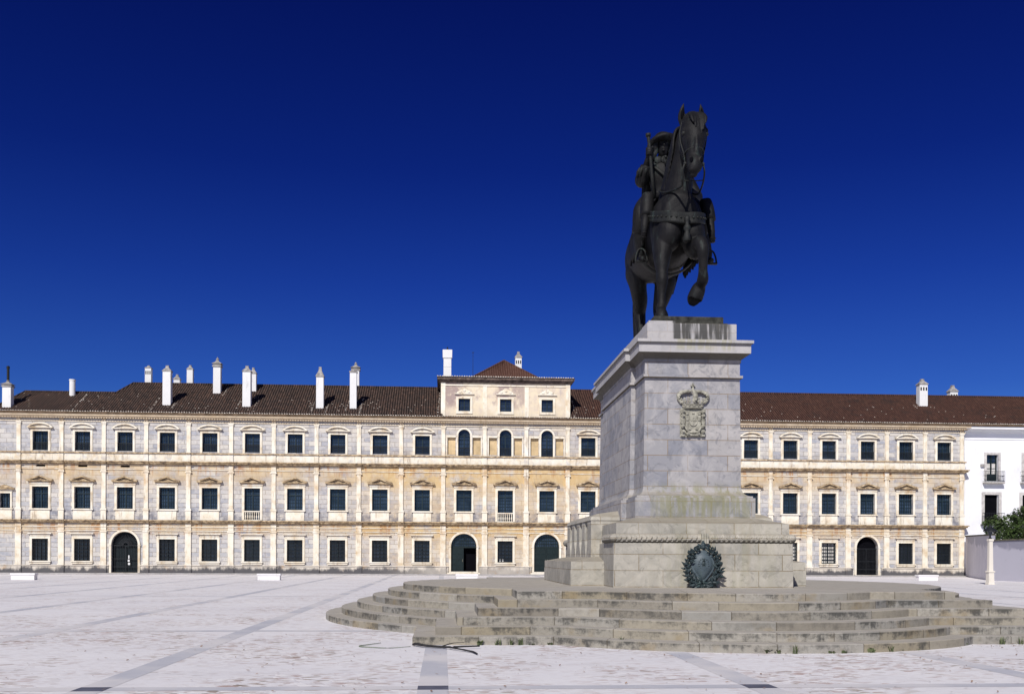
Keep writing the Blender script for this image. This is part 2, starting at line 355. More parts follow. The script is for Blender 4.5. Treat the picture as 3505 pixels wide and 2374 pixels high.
# ------------------------------------------------------------------ mesh helper
class MB:
    def __init__(s): s.v = []; s.f = []; s.mi = []; s.sm = []; s.cm = 0; s.smooth = False
    def face(s, idx): s.f.append(tuple(idx)); s.mi.append(s.cm); s.sm.append(s.smooth)
    def poly(s, pts):
        b = len(s.v); s.v += [tuple(p) for p in pts]; s.face(range(b, b+len(pts)))
    def box(s, x0, x1, y0, y1, z0, z1):
        b = len(s.v)
        s.v += [(x0,y0,z0),(x1,y0,z0),(x1,y1,z0),(x0,y1,z0),(x0,y0,z1),(x1,y0,z1),(x1,y1,z1),(x0,y1,z1)]
        for q in ((0,3,2,1),(4,5,6,7),(0,1,5,4),(1,2,6,5),(2,3,7,6),(3,0,4,7)): s.face([b+i for i in q])
    def prism(s, pts, y0, y1):       # outline given as (x, z), extruded in y
        n = len(pts); b = len(s.v)
        s.v += [(x, y0, z) for x, z in pts] + [(x, y1, z) for x, z in pts]
        s.face(range(b, b+n)); s.face(range(b+2*n-1, b+n-1, -1))
        for i in range(n): j = (i+1) % n; s.face((b+j, b+i, b+n+i, b+n+j))
    def loft(s, rings, cap=True, closed=True):
        n = len(rings[0]); b = len(s.v)
        for r in rings: s.v += [tuple(p) for p in r]
        for k in range(len(rings)-1):
            for i in range(n if closed else n-1):
                j = (i+1) % n
                s.face((b+k*n+i, b+k*n+j, b+(k+1)*n+j, b+(k+1)*n+i))
        if cap:
            s.face(range(b+n-1, b-1, -1)); s.face(range(b+(len(rings)-1)*n, b+len(rings)*n))
    def sq(s, cx, cy, prof):          # square lathe: list of (halfx, halfy, z)
        s.loft([[(cx-a, cy-c, z), (cx+a, cy-c, z), (cx+a, cy+c, z), (cx-a, cy+c, z)] for a, c, z in prof])
    def lathe(s, cx, cy, prof, n=16):
        s.loft([[(cx+r*math.cos(2*pi*i/n), cy+r*math.sin(2*pi*i/n), z) for i in range(n)] for r, z in prof])
    def tube(s, pts, rad, n=10, ref=Vector((1, 0, 0)), sub=0):
        # rad entries: r or (r_along_ref, r_other)
        P = [Vector(p) for p in pts]; Q = [(r, r) if not isinstance(r, tuple) else r for r in rad]
        if sub:
            P, Q = spline(P, Q, sub)
        rings = []
        for i, p in enumerate(P):
            t = (P[min(i+1, len(P)-1)] - P[max(i-1, 0)]).normalized()
            u = ref - t*ref.dot(t)
            if u.length < 1e-3: u = Vector((0, 1, 0)) - t*t.y
            u.normalize(); w = t.cross(u)
            rings.append([p + u*(Q[i][0]*math.cos(2*pi*k/n)) + w*(Q[i][1]*math.sin(2*pi*k/n)) for k in range(n)])
        s.loft(rings)
    def ball(s, c, r, n=14, m=9, rot=None):
        r = r if isinstance(r, tuple) else (r, r, r); c = Vector(c); rings = []
        for j in range(m+1):
            a = -pi/2 + pi*min(max(j/m, .02), .98)
            ring = []
            for i in range(n):
                q = Vector((r[0]*math.cos(a)*math.cos(2*pi*i/n), r[1]*math.cos(a)*math.sin(2*pi*i/n), r[2]*math.sin(a)))
                ring.append(c + (rot @ q if rot else q))
            rings.append(ring)
        s.loft(rings)
    def build(s, name, mats, parent=None, recalc=True, attrs=None, loc=None):
        o0 = Vector((0, 0, 0))
        p = parent
        while p is not None: o0 += Vector(p.location); p = p.parent
        if loc is not None: o0 = o0 + Vector(loc)
        me = bpy.data.meshes.new(name)
        me.from_pydata([tuple(Vector(v)-o0) for v in s.v], [], s.f)
        mats = mats if isinstance(mats, (list, tuple)) else [mats]
        for m in mats: me.materials.append(m)
        me.polygons.foreach_set('material_index', s.mi); me.polygons.foreach_set('use_smooth', s.sm)
        if attrs:
            for k, vals in attrs.items():
                a = me.attributes.new(k, 'FLOAT', 'FACE'); a.data.foreach_set('value', vals)
        if recalc:
            bm = bmesh.new(); bm.from_mesh(me); bmesh.ops.recalc_face_normals(bm, faces=bm.faces); bm.to_mesh(me); bm.free()
        me.update()
        o = bpy.data.objects.new(name, me); COL.objects.link(o)
        if loc is not None: o.location = loc
        if parent: o.parent = parent
        return o
def spline(P, Q, sub):
    def cr_(a, b, c, d, t): return 0.5*((2*b) + (c-a)*t + (2*a-5*b+4*c-d)*t*t + (3*b-a-3*c+d)*t**3)
    oP, oQ = [], []; n = len(P)
    for i in range(n-1):
        i0, i3 = max(i-1, 0), min(i+2, n-1)
        for k in range(sub):
            t = k/sub
            oP.append(cr_(P[i0], P[i], P[i+1], P[i3], t))
            oQ.append(tuple(max(.004, cr_(Q[i0][j], Q[i][j], Q[i+1][j], Q[i3][j], t)) for j in (0, 1)))
    oP.append(P[-1]); oQ.append(Q[-1]); return oP, oQ
def empty(name, loc):
    o = bpy.data.objects.new(name, None); o.empty_display_size = .3; o.location = loc; COL.objects.link(o); return o
def tag(o, label=None, cat=None, group=None, kind=None):
    if label: o['label'] = label
    if cat: o['category'] = cat
    if group: o['group'] = group
    if kind: o['kind'] = kind
    return o
def copy_tree(o, parent, loc=None):
    c = o.copy(); COL.objects.link(c); c.parent = parent
    if loc is not None: c.location = loc
    for ch in list(o.children): copy_tree(ch, c)
    return c

# ------------------------------------------------------------------ ground
g = MB(); g.poly([(-3000, -600, 0), (3000, -600, 0), (3000, 4000, 0), (-3000, 4000, 0)])
tag(g.build('ground', GROUND), 'pale cobbled square paved in white and rust flecked stone', 'ground', kind='structure')
colsX = [-.12+4.33*k for k in range(-14, 8)]
rowsY = [13.0, 23.05, 43.1]
g = MB(); sq = MB()
for x in colsX:
    ys = [5.0] + rowsY + [92.0]
    for a, b in zip(ys[:-1], ys[1:]):
        g.poly([(x-.2, a+(.2 if a in rowsY else 0), .0025), (x+.2, a+(.2 if a in rowsY else 0), .0025), (x+.2, b-(.2 if b in rowsY else 0), .0025), (x-.2, b-(.2 if b in rowsY else 0), .0025)])
for y in rowsY:
    for x in (colsX if y > 14 else []): g.poly([(x-.2, y-.2, .0025), (x+.2, y-.2, .0025), (x+.2, y+.2, .0025), (x-.2, y+.2, .0025)])
    for a, b in zip(colsX[:-1], colsX[1:]):
        g.poly([(a+.2, y-.17, .0025), (b-.2, y-.17, .0025), (b-.2, y+.17, .0025), (a+.2, y+.17, .0025)])
    for x in (colsX if y < 14 else []): sq.poly([(x-.2, y-.2, .0025), (x+.2, y-.2, .0025), (x+.2, y+.2, .0025), (x-.2, y+.2, .0025)])
tag(g.build('paving_strips', STRIP), 'grid of grey marble strips set in the pale cobbles', 'paving', kind='structure')
tag(sq.build('paving_squares', DARKSLAB), 'dark slate squares where the paving strips cross', 'paving', kind='structure')
g = MB(); g.box(-50, 56, 93.0, 94.85, 0, .10); g.box(-50, 56, 91.4, 93.0, 0, .035)
tag(g.build('pavement', m_plain('pale_pavement_slabs', (.44, .42, .41), .9, .15, .2, 1.5)), 'narrow stone pavement along the foot of the palace', 'pavement', kind='structure')

# ------------------------------------------------------------------ palace
YF = 95.0
PAL = empty('palace', (6, YF, 0))
tag(PAL, 'long three storey marble palace front with brown tiled roof and white chimneys', 'palace')
WX = [-37.2, -33.4, -29.55, -25.7, -21.8, -17.88, -13.92, -9.93, -5.98, -1.98, 1.98, 5.93, 9.92, 13.9, 17.88, 21.87, 25.86, 29.84, 33.76, 37.63, 41.5, 45.38, 49.25]
CEN = (10, 11, 12)
openings = []   # (xa, xb, za, zb, arch)
for i, x in enumerate(WX):
    if i in CEN: openings.append((x-.575, x+.575, 11.35, 13.28, True))
    else: openings.append((x-.70, x+.70, 11.43, 13.2, False))
    lo = 5.07 if i in (5, 11) else 6.06
    openings.append((x-.73, x+.73, lo, 8.07, False))
    if i in (2, 10, 12, 20):
        w = 1.09 if i == 20 else 1.21; zs = 2.7; openings.append((x-w, x+w, .12 if i in (2, 20) else .33, zs if i != 20 else 2.76, True))
    else: openings.append((x-.725, x+.725, 1.21, 3.25, False))
openings.append((-40.83, -39.88, 6.06, 7.42, False))
for x in WX[:3]: openings.append((x-.42, x+.42, 9.92, 10.12, False))
for i in CEN:
    x = WX[i]
    for sgn in (-1, 1): openings.append((x+sgn*1.2-.38, x+sgn*1.2+.38, 11.45, 13.08, False))
def wall_sheet(mb, x0, x1, z0, z1, ops, Y, dep=.5):
    rects = [(a, b, c, d+((b-a)/2 if ar else 0)) for a, b, c, d, ar in ops]
    rects = [(a, b, max(c, z0), min(d, z1)) for a, b, c, d in rects if d > z0 and c < z1]
    zs = sorted({z0, z1} | {r[2] for r in rects} | {r[3] for r in rects})
    for za, zb in zip(zs[:-1], zs[1:]):
        zm = (za+zb)/2; act = sorted([r for r in rects if r[2] < zm < r[3]])
        x = x0
        for r in act + [(x1, x1, 0, 0)]:
            if r[0] > x: mb.poly([(x, Y, za), (r[0], Y, za), (r[0], Y, zb), (x, Y, zb)])
            x = max(x, r[1])
    for a, b, c, d, ar in ops:
        if c >= z1 or d <= z0: continue
        mb.poly([(a, Y, c), (a, Y+dep, c), (a, Y+dep, d), (a, Y, d)]); mb.poly([(b, Y, c), (b, Y, d), (b, Y+dep, d), (b, Y+dep, c)])
        mb.poly([(a, Y, c), (b, Y, c), (b, Y+dep, c), (a, Y+dep, c)])
        if not ar: mb.poly([(a, Y, d), (a, Y+dep, d), (b, Y+dep, d), (b, Y, d)])
        else:
            r = (b-a)/2; cx = (a+b)/2; N = 20
            for k in range(N):
                t0, t1 = pi*k/N, pi*(k+1)/N
                p0 = (cx-r*math.cos(t0), d+r*math.sin(t0)); p1 = (cx-r*math.cos(t1), d+r*math.sin(t1))
                mb.poly([(p0[0], Y, p0[1]), (p1[0], Y, p1[1]), (p1[0], Y, d+r), (p0[0], Y, d+r)])
                mb.poly([(p0[0], Y, p0[1]), (p0[0], Y+dep, p0[1]), (p1[0], Y+dep, p1[1]), (p1[0], Y, p1[1])])
w = MB(); wall_sheet(w, -47, 51.35, 0, 14.9, openings, YF)
w.poly([(51.35, YF, 0), (51.35, 108, 0), (51.35, 108, 14.9), (51.35, YF, 14.9)]); w.poly([(-47, YF, 0), (-47, YF, 14.9), (-47, 108, 14.9), (-47, 108, 0)])
w.build('wall', WALL, PAL, recalc=False)
w = MB(); w.box(-46.9, 51.2, YF+.9, YF+1.0, .05, 14.8)
w.build('interior_backing', DARK, PAL)

PX = [-39.15] + [(a+b)/2 for a, b in zip(WX[:-1], WX[1:])] + [51.05]
# cornices with breaks over every pilaster
def cornice(name, layers, mat, brk=None, extra=None):
    c = MB()
    if extra: extra(c)
    for (z0, z1, pr) in layers:
        c.box(-47, 51.35+pr, YF-pr, YF+.2, z0, z1)
        if brk:
            for x in PX: c.box(x-brk, x+brk, YF-pr-.1, YF-pr-.002, z0+.004, z1-.004)
    return c.build(name, mat, PAL)
cornice('lower_cornice', [(4.72, 4.80, .14), (4.80, 4.93, .26), (4.93, 5.03, .36)], LEDGE, .33)
cornice('lower_frieze_band', [(4.00, 4.07, .07), (4.36, 4.42, .06)], TRIM, .28)
cornice('middle_cornice', [(10.18, 10.27, .14), (10.27, 10.40, .28), (10.40, 10.50, .38)], LEDGE, .3)
cornice('middle_frieze_band', [(9.70, 9.77, .06)], TRIM, .26)
cornice('parapet_band', [(10.50, 11.20, .05)], TRIM, .2)
cornice('parapet_ledge', [(11.20, 11.32, .15)], LEDGE, .2)
def dentils(c):
    x = -46.8
    while x < 51.3: c.box(x, x+.12, YF-.345, YF-.19, 14.41, 14.515); x += .24
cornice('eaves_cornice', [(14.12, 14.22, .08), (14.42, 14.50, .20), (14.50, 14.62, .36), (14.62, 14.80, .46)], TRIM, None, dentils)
c = MB()
gaps = [(WX[i]-1.45, WX[i]+1.45) for i in (2, 10, 12, 20)]
x = -47
for a, b in sorted(gaps) + [(51.45, 60)]:
    c.box(x, a, YF-.14, YF+.1, 0, .76); c.box(x-.03, a+.03, YF-.21, YF+.1, .76, .84); c.box(x, a, YF-.2, YF+.1, 0.02, .12); x = b
c.build('plinth', PLINTH, PAL)

def centre(z0): return (0, 0, 0)
def pil_ground():
    p = MB(); p.box(-.26, .26, YF-.14, YF+.05, .93, 3.88); p.box(-.31, .31, YF-.19, YF+.05, 3.88, 4.0)
    p.box(-.26, .26, YF-.12, YF+.05, 4.075, 4.72); p.box(-.30, .30, YF-.24, YF+.05, .85, .93); return p
def pil_mid():
    p = MB(); p.box(-.24, .24, YF-.17, YF+.05, 5.04, 5.92); p.box(-.29, .29, YF-.22, YF+.05, 5.92, 6.04)
    p.box(-.235, .235, YF-.16, YF+.05, 6.04, 6.14); p.box(-.19, .19, YF-.13, YF+.05, 6.14, 9.42)
    p.box(-.23, .23, YF-.16, YF+.05, 9.42, 9.50); p.box(-.27, .27, YF-.19, YF+.05, 9.50, 9.60); p.box(-.22, .22, YF-.15, YF+.05, 9.60, 9.69)
    p.box(-.21, .21, YF-.13, YF+.05, 9.775, 10.175)
    for s_ in (-1, 1):
        p.prism([(s_*.24+.06*math.cos(2*pi*k/10), 9.50+.06*math.sin(2*pi*k/10)) for k in range(10)], YF-.2, YF-.1)
    return p
def pil_top():
    p = MB(); p.box(-.18, .18, YF-.11, YF+.05, 11.32, 13.82)
    p.loft([[(-a, YF-b, z), (a, YF-b, z), (a, YF+.05, z), (-a, YF+.05, z)] for a, b, z in ((.17, .10, 13.82), (.21, .15, 13.95), (.24, .18, 14.02), (.24, .18, 14.1))])
    p.box(-.19, .19, YF-.10, YF+.05, 14.225, 14.415); p.box(-.21, .21, YF-.13, YF+.05, 11.325, 11.42); return p
ped = MB(); ped.box(-.31, .31, YF-.24, YF-.003, 0, .757); ped.box(-.36, .36, YF-.29, YF-.003, 0, .14); ped.box(-.34, .34, YF-.28, YF-.003, .757, .85)
def shift(mb, dx):
    mb.v = [(v[0]+dx, v[1], v[2]) for v in mb.v]; return mb
def stamp(mb, name, mat, xs, parent=PAL):
    o = shift(mb, PAL.location.x).build(name, mat, parent)
    out = []
    for k, x in enumerate(xs):
        q = o if k == 0 else copy_tree(o, parent)
        q.location.x = x-PAL.location.x; out.append(q)
    return out
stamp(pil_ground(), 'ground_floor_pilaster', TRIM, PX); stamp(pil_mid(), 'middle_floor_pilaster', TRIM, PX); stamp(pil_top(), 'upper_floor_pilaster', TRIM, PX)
stamp(ped, 'pilaster_pedestal', PLINTH, PX)

def grid_sash(mb, w, z0, z1, cols, rows, y=.30, trans=None):
    f = .07
    mb.box(-w, -w+f, YF+y-.04, YF+y+.04, z0, z1); mb.box(w-f, w, YF+y-.04, YF+y+.04, z0, z1)
    mb.box(-w+f, w-f, YF+y-.04, YF+y+.04, z1-f, z1); mb.box(-w+f, w-f, YF+y-.04, YF+y+.04, z0, z0+f)
    mb.box(-.055, .055, YF+y-.045, YF+y+.04, z0+f, z1-f)
    if trans: mb.box(-w+f, w-f, YF+y-.05, YF+y+.045, trans-.05, trans+.05)
    for i in range(1, cols):
        for sgn in (-1, 1):
            x = sgn*(.055+(w-f-.055)*i/cols); mb.box(x-.014, x+.014, YF+y-.02, YF+y+.02, z0+f, z1-f)
    for j in range(1, rows):
        z = z0+(z1-z0)*j/rows; mb.box(-w+f, w-f, YF+y-.018, YF+y+.018, z-.014, z+.014)
def arc_pts(cx, cz, r, a0, a1, n): return [(cx+r*math.cos(a0+(a1-a0)*k/n), cz+r*math.sin(a0+(a1-a0)*k/n)) for k in range(n+1)]
def window_set(name, parts, xs):
    # parts: [(name, MB, mats)]; first is the window itself, the rest its sub-parts
    x0 = PAL.location.x
    root = shift(parts[0][1], x0).build(name, parts[0][2], PAL)
    for n_, mb, mt in parts[1:]: shift(mb, x0).build(n_, mt, root)
    out = []
    for k, x in enumerate(xs):
        q = root if k == 0 else copy_tree(root, PAL)
        q.location.x = x-x0; out.append(q)
    return out
def surround(w, z0, z1, j=.2, pr=.09):
    m = MB(); m.box(-w-j, -w, YF-pr, YF+.06, z0, z1+j); m.box(w, w+j, YF-pr, YF+.06, z0, z1+j); m.box(-w, w, YF-pr, YF+.06, z1, z1+j)
    m.box(-w-j-.04, -w-j, YF-pr+.04, YF+.05, z0, z1+j+.04); m.box(w+j, w+j+.04, YF-pr+.04, YF+.05, z0, z1+j+.04); m.box(-w-j, w+j, YF-pr+.04, YF+.05, z1+j, z1+j+.04)
    return m
def pane(w, z0, z1, y=.34):
    m = MB(); m.box(-w+.02, w-.02, YF+y, YF+y+.02, z0+.02, z1-.02); return m
# upper floor rectangular windows
s = surround(.70, 11.33, 13.2, .17)
ped_ = MB()
ped_.box(-1.02, 1.02, YF-.20, YF+.05, 13.42, 13.50); ped_.box(-1.15, 1.15, YF-.30, YF+.05, 13.50, 13.58)
h, r = .42, (1.15**2+.42**2)/(2*.42); a = math.asin(1.15/r)
def seg(rr, base): return [(rr*math.sin(-a+2*a*k/16), 13.58+h-r+rr*math.cos(-a+2*a*k/16)) for k in range(17)]
o_ = seg(r, 0); i_ = [(x*.84, 13.58+(z-13.58)*.68) for x, z in o_]
for k in range(16): ped_.prism([o_[k], o_[k+1], i_[k+1], i_[k]], YF-.28, YF+.05)
ped_.prism([(i_[0][0], 13.582)] + i_[1:-1] + [(i_[-1][0], 13.582)], YF-.10, YF+.04)
sa = MB(); grid_sash(sa, .70, 11.43, 13.2, 3, 5)
rail = MB()
for k in range(13): x = -.66+1.32*k/12; rail.box(x-.013, x+.013, YF+.10, YF+.126, 11.45, 12.15)
rail.box(-.7, .7, YF+.09, YF+.135, 12.15, 12.19); rail.box(-.7, .7, YF+.09, YF+.135, 11.44, 11.47); rail.box(-.7, .7, YF+.092, YF+.133, 11.98, 12.0)
rect3 = [x for i, x in enumerate(WX) if i not in CEN]
window_set('window', [('', s, TRIM), ('segmental_pediment', ped_, TRIM), ('sash', sa, SASH), ('pane', pane(.70, 11.43, 13.2), GLASS), ('balcony_rail', rail, IRON)], rect3)
# middle floor windows
def mid_window(lo, rows):
    s = surround(.73, lo, 8.07, .18)
    s.box(-.98, .98, YF-.10, YF+.05, 8.30, 8.50)
    p = MB(); p.box(-1.0, 1.0, YF-.20, YF+.05, 8.50, 8.57); p.box(-1.16, 1.16, YF-.32, YF+.05, 8.57, 8.64)
    p.prism([(-1.16, 8.645), (-1.16, 8.72), (0, 9.10), (0, 8.98), (-.9, 8.645)], YF-.30, YF+.05); p.prism([(1.16, 8.645), (.9, 8.645), (0, 8.98), (0, 9.10), (1.16, 8.72)], YF-.299, YF+.05)
    p.prism([(-.89, 8.645), (.89, 8.645), (0, 8.975)], YF-.10, YF+.04)
    sa = MB(); grid_sash(sa, .73, max(lo, 5.9), 8.07, 3, rows, trans=7.45)
    return [('', s, TRIM), ('triangular_pediment', p, LEDGE), ('sash', sa, SASH), ('pane', pane(.73, lo, 8.07), GLASS)]
def sill_apron():
    m = MB(); m.box(-.99, .99, YF-.17, YF+.05, 5.93, 6.05); m.box(-.86, .86, YF-.07, YF+.05, 5.05, 5.93); return m
ps = mid_window(6.06, 6); ps.append(('sill_and_apron', sill_apron(), TRIM))
window_set('window', ps, [x for i, x in enumerate(WX) if i not in (5, 11)])
bal = MB(); bal.box(-.73, .73, YF-.12, YF+.10, 5.85, 5.95); bal.box(-.73, .73, YF-.10, YF+.10, 5.05, 5.13)
for k in range(7):
    bal.lathe(-.6+1.2*k/6, YF-.02, [(.045, 5.13), (.03, 5.2), (.07, 5.36), (.04, 5.55), (.03, 5.65), (.055, 5.75), (.055, 5.85)], 8)
ps = mid_window(5.07, 7); ps.append(('balustrade', bal, TRIM))
window_set('window', ps, [WX[5], WX[11]])
# ground floor windows
def gf_window(bars=True, curtain=False):
    s = surround(.725, 1.21, 3.25, .18)
    s.box(-.90, .90, YF-.08, YF+.05, 3.475, 3.64); s.box(-1.0, 1.0, YF-.18, YF+.05, 3.64, 3.70); s.box(-1.06, 1.06, YF-.25, YF+.05, 3.70, 3.78)
    s.box(-1.0, 1.0, YF-.20, YF+.05, 1.09, 1.205); s.box(-.93, .93, YF-.12, YF+.05, .93, 1.09)
    sa = MB(); grid_sash(sa, .725, 1.21, 3.25, 2, 6)
    P = [('', s, TRIM), ('sash', sa, SASH), ('pane', pane(.725, 1.21, 3.25), CURTAIN if curtain else GLASS)]
    gr = MB()
    n = 12 if bars else 8
    for k in range(n): x = -.67+1.34*k/(n-1); gr.box(x-.017, x+.017, YF+.03, YF+.064, 1.215, 3.245)
    for z in (1.5, 1.85, 2.2, 2.55, 2.9): gr.box(-.72, .72, YF+.028, YF+.062, z-.018, z+.018)
    P.append(('iron_grille', gr, IRON)); return P
gfx = [x for i, x in enumerate(WX) if i not in (2, 10, 12, 20)]
window_set('window', gf_window(), [x for i, x in enumerate(WX) if i not in (2, 10, 12, 20, 18, 19)])
window_set('window', gf_window(False, True), [WX[18], WX[19]])
nq = [o for o in PAL.children if o.name.startswith('window') and abs(o.location.x+PAL.location.x-WX[11]) < .1 and any(c_.name.startswith('iron_grille') for c_ in o.children)][0]
for dx in (-.56, -.30):
    n_ = MB(); n_.box(WX[11]+dx, WX[11]+dx+.18, YF+.10, YF+.12, 1.28, 1.55); n_.build('paper_notice', NOTICE, nq)
# small window at the left end
s = MB(); s.box(-.62, -.475, YF-.09, YF+.05, 6.06, 7.57); s.box(.475, .62, YF-.09, YF+.05, 6.06, 7.57); s.box(-.475, .475, YF-.09, YF+.05, 7.42, 7.57)
s.box(-.66, .66, YF-.07, YF+.05, 7.575, 7.78); s.box(-.72, .72, YF-.16, YF+.05, 5.94, 6.05); s.box(-.62, .62, YF-.07, YF+.05, 5.05, 5.94)
p = MB(); p.box(-.85, .85, YF-.28, YF+.05, 7.78, 7.86); p.prism([(-.85, 7.862), (.85, 7.862), (.85, 7.9), (0, 8.22), (-.85, 7.9)], YF-.27, YF+.05)
sa = MB(); grid_sash(sa, .475, 6.06, 7.42, 2, 4)
window_set('small_window', [('', s, TRIM), ('triangular_pediment', p, LEDGE), ('sash', sa, SASH), ('pane', pane(.475, 6.06, 7.42), GLASS)], [-40.355])
# arched upper windows with blind niches
s = MB()
ro, ri = .74, .575
for sg in (-1, 1):
    s.box(sg*.66-.085, sg*.66+.085, YF-.07, YF+.05, 11.32, 13.2); s.box(sg*.66-.11, sg*.66+.11, YF-.10, YF+.05, 13.2, 13.29)
    s.box(sg*1.23-.47, sg*1.23+.47, YF-.08, YF+.05, 13.12, 13.28) if False else None
    s.box(min(sg*.78, sg*1.70), max(sg*.78, sg*1.70), YF-.08, YF+.05, 13.09, 13.26); s.box(min(sg*1.6, sg*1.7), max(sg*1.6, sg*1.7), YF-.06, YF+.05, 11.32, 13.08)
A0, A1_ = arc_pts(0, 13.28, ro, 0, pi, 18), arc_pts(0, 13.28, ri, 0, pi, 18)
for k in range(18): s.prism([A0[k], A0[k+1], A1_[k+1], A1_[k]], YF-.07, YF+.05)
sa = MB(); grid_sash(sa, .575, 11.35, 13.28, 2, 5)
for k in range(1, 6):
    t = pi*k/6; sa.prism([(.05*math.cos(t)-.014*math.sin(t), 13.28+.05*math.sin(t)+.014*math.cos(t)), (.56*math.cos(t)-.014*math.sin(t), 13.28+.56*math.sin(t)+.014*math.cos(t)), (.56*math.cos(t)+.014*math.sin(t), 13.28+.56*math.sin(t)-.014*math.cos(t)), (.05*math.cos(t)+.014*math.sin(t), 13.28+.05*math.sin(t)-.014*math.cos(t))], YF+.27, YF+.31)
pn = MB(); pn.prism([(-.56, 11.36), (.56, 11.36)] + arc_pts(0, 13.28, .56, 0, pi, 16), YF+.34, YF+.36)
rail = MB()
for k in range(11): x = -.53+1.06*k/10; rail.box(x-.013, x+.013, YF+.08, YF+.106, 11.37, 12.1)
rail.box(-.57, .57, YF+.07, YF+.115, 12.1, 12.14)
ni = [MB(), MB()]
for sg, q in zip((-1, 1), ni): q.box(sg*1.2-.378, sg*1.2+.378, YF+.22, YF+.3, 11.452, 13.078)
window_set('arched_window', [('', s, TRIM), ('sash', sa, SASH), ('pane', pn, GLASS), ('balcony_rail', rail, IRON), ('blind_niche', ni[0], NICHE), ('blind_niche', ni[1], NICHE)], [WX[i] for i in CEN])
# vents
v = MB(); v.box(-.41, .41, YF+.2, YF+.25, 9.925, 10.115); stamp(v, 'vent', DARK, WX[:3])
# arched doorways
def arch_frame(w, z0, zs, t=.2, imp=True):
    m = MB()
    for sg in (-1, 1):
        m.box(min(sg*w, sg*(w+t)), max(sg*w, sg*(w+t)), YF-.12, YF+.05, z0, zs-.06)
        if imp: m.box(min(sg*(w-.0), sg*(w+t+.06)), max(sg*(w-.0), sg*(w+t+.06)), YF-.16, YF+.05, zs-.06, zs+.03)
    A, B = arc_pts(0, zs+.03, w+t, 0, pi, 22), arc_pts(0, zs+.03, w, 0, pi, 22)
    for k in range(22): m.prism([A[k], A[k+1], B[k+1], B[k]], YF-.12, YF+.05)
    return m
def radial(mb, cz, r0, r1, n, hw, y0, y1, a0=0, a1=pi):
    for k in range(n+1):
        t = a0+(a1-a0)*k/n; c, s_ = math.cos(t), math.sin(t)
        mb.prism([(r0*c-hw*s_, cz+r0*s_+hw*c), (r1*c-hw*s_, cz+r1*s_+hw*c), (r1*c+hw*s_, cz+r1*s_-hw*c), (r0*c+hw*s_, cz+r0*s_-hw*c)], y0, y1)
def gate_set(name, x, w, z0, zs, fan, backmat, notice=False, arcs=True):
    fr = arch_frame(w, z0, zs)
    fr.box(-w-.15, w+.15, YF-.3, YF+.3, .101, z0)
    gt = MB(); n = 17
    for k in range(n): xx = -w+.05+(2*w-.1)*k/(n-1); gt.box(xx-.018, xx+.018, YF+.22, YF+.256, z0+.02, zs-.02)
    for z in (z0+.06, z0+.55, (z0+zs)/2, zs-.06): gt.box(-w+.01, w-.01, YF+.215, YF+.26, z-.03, z+.03)
    gt.box(-.04, .04, YF+.2, YF+.27, z0+.05, zs-.05)
    P = [('', fr, TRIM), ('iron_gate', gt, IRON)]
    if fan:
        fg = MB(); radial(fg, zs, .22, w-.02, 20, .02, YF+.22, YF+.255)
        for rr in (.22, .55, w-.03):
            A, B = arc_pts(0, zs, rr+.018, 0, pi, 20), arc_pts(0, zs, rr-.018, 0, pi, 20)
            for k in range(20): fg.prism([A[k], A[k+1], B[k+1], B[k]], YF+.215, YF+.26)
        P.append(('fanlight_grille', fg, IRON))
    bk = MB(); bk.prism([(-w, z0), (w, z0)] + arc_pts(0, zs, w, 0, pi, 20), YF+.46, YF+.50); P.append(('dark_passage', bk, backmat))
    if notice:
        nn = MB(); nn.box(.26, .36, YF+.18, YF+.21, z0+1.3, z0+1.62); nn.box(.22, .38, YF+.18, YF+.21, z0+1.02, z0+1.22); nn.box(.24, .42, YF+.18, YF+.21, z0+.72, z0+.93)
        P.append(('paper_notice', nn, NOTICE))
    return window_set(name, P, [x])
BACKG = m_plain('dim_blue_green_hall', (.010, .018, .022), .7, .2)
gate_set('gateway', WX[2], 1.21, .12, 2.7, True, BACKG, True)
gate_set('gateway', WX[20], 1.09, .12, 2.76, False, DARK)
def door_set(x, open_):
    w, z0, zs = 1.21, .33, 2.7
    fr = arch_frame(w, z0, zs)
    fr.box(-w-.35, w+.35, YF-.50, YF+.3, .101, .22); fr.box(-w-.2, w+.2, YF-.25, YF+.3, .221, z0)
    P = [('', fr, TRIM)]
    lf = MB()
    def leaf(xa, xb):
        lf.box(xa, xb, YF+.26, YF+.33, z0, zs-.12)
        for q in range(4):
            a = z0+.12+q*.52; lf.box(xa+.10, (xa+xb)/2-.05, YF+.235, YF+.262, a, a+.42); lf.box((xa+xb)/2+.05, xb-.10, YF+.235, YF+.262, a, a+.42)
    leaf(-w, 0.0)
    if not open_: leaf(.012, w)
    lf.box(-w, w, YF+.24, YF+.34, zs-.12, zs+.03)
    P.append(('door_leaf', lf, DOORG))
    fl = MB()
    for k in range(11): xx = -w+2*w*(k+.5)/11; hh = math.sqrt(w*w-xx*xx); fl.box(xx-.02, xx+.02, YF+.26, YF+.30, zs+.03, zs+hh-.01)
    for z in (.3, .6, .9): hh = math.sqrt(w*w-z*z); fl.box(-hh+.01, hh-.01, YF+.258, YF+.302, zs+z-.018, zs+z+.018)
    P.append(('fanlight', fl, DOORG))
    gl = MB(); gl.prism([(-w, zs+.03), (w, zs+.03)] + arc_pts(0, zs, w-.01, .02, pi-.02, 20), YF+.34, YF+.36); P.append(('pane', gl, GLASS))
    hd = MB(); hd.box(-.12, -.07, YF+.17, YF+.23, 1.25, 1.5)
    if not open_: hd.box(.08, .13, YF+.17, YF+.23, 1.25, 1.5)
    P.append(('handle', hd, m_plain('tarnished_brass', (.16, .15, .11), .5, .5)))
    return window_set('door', P, [x])
door_set(WX[10], True); door_set(WX[12], False)

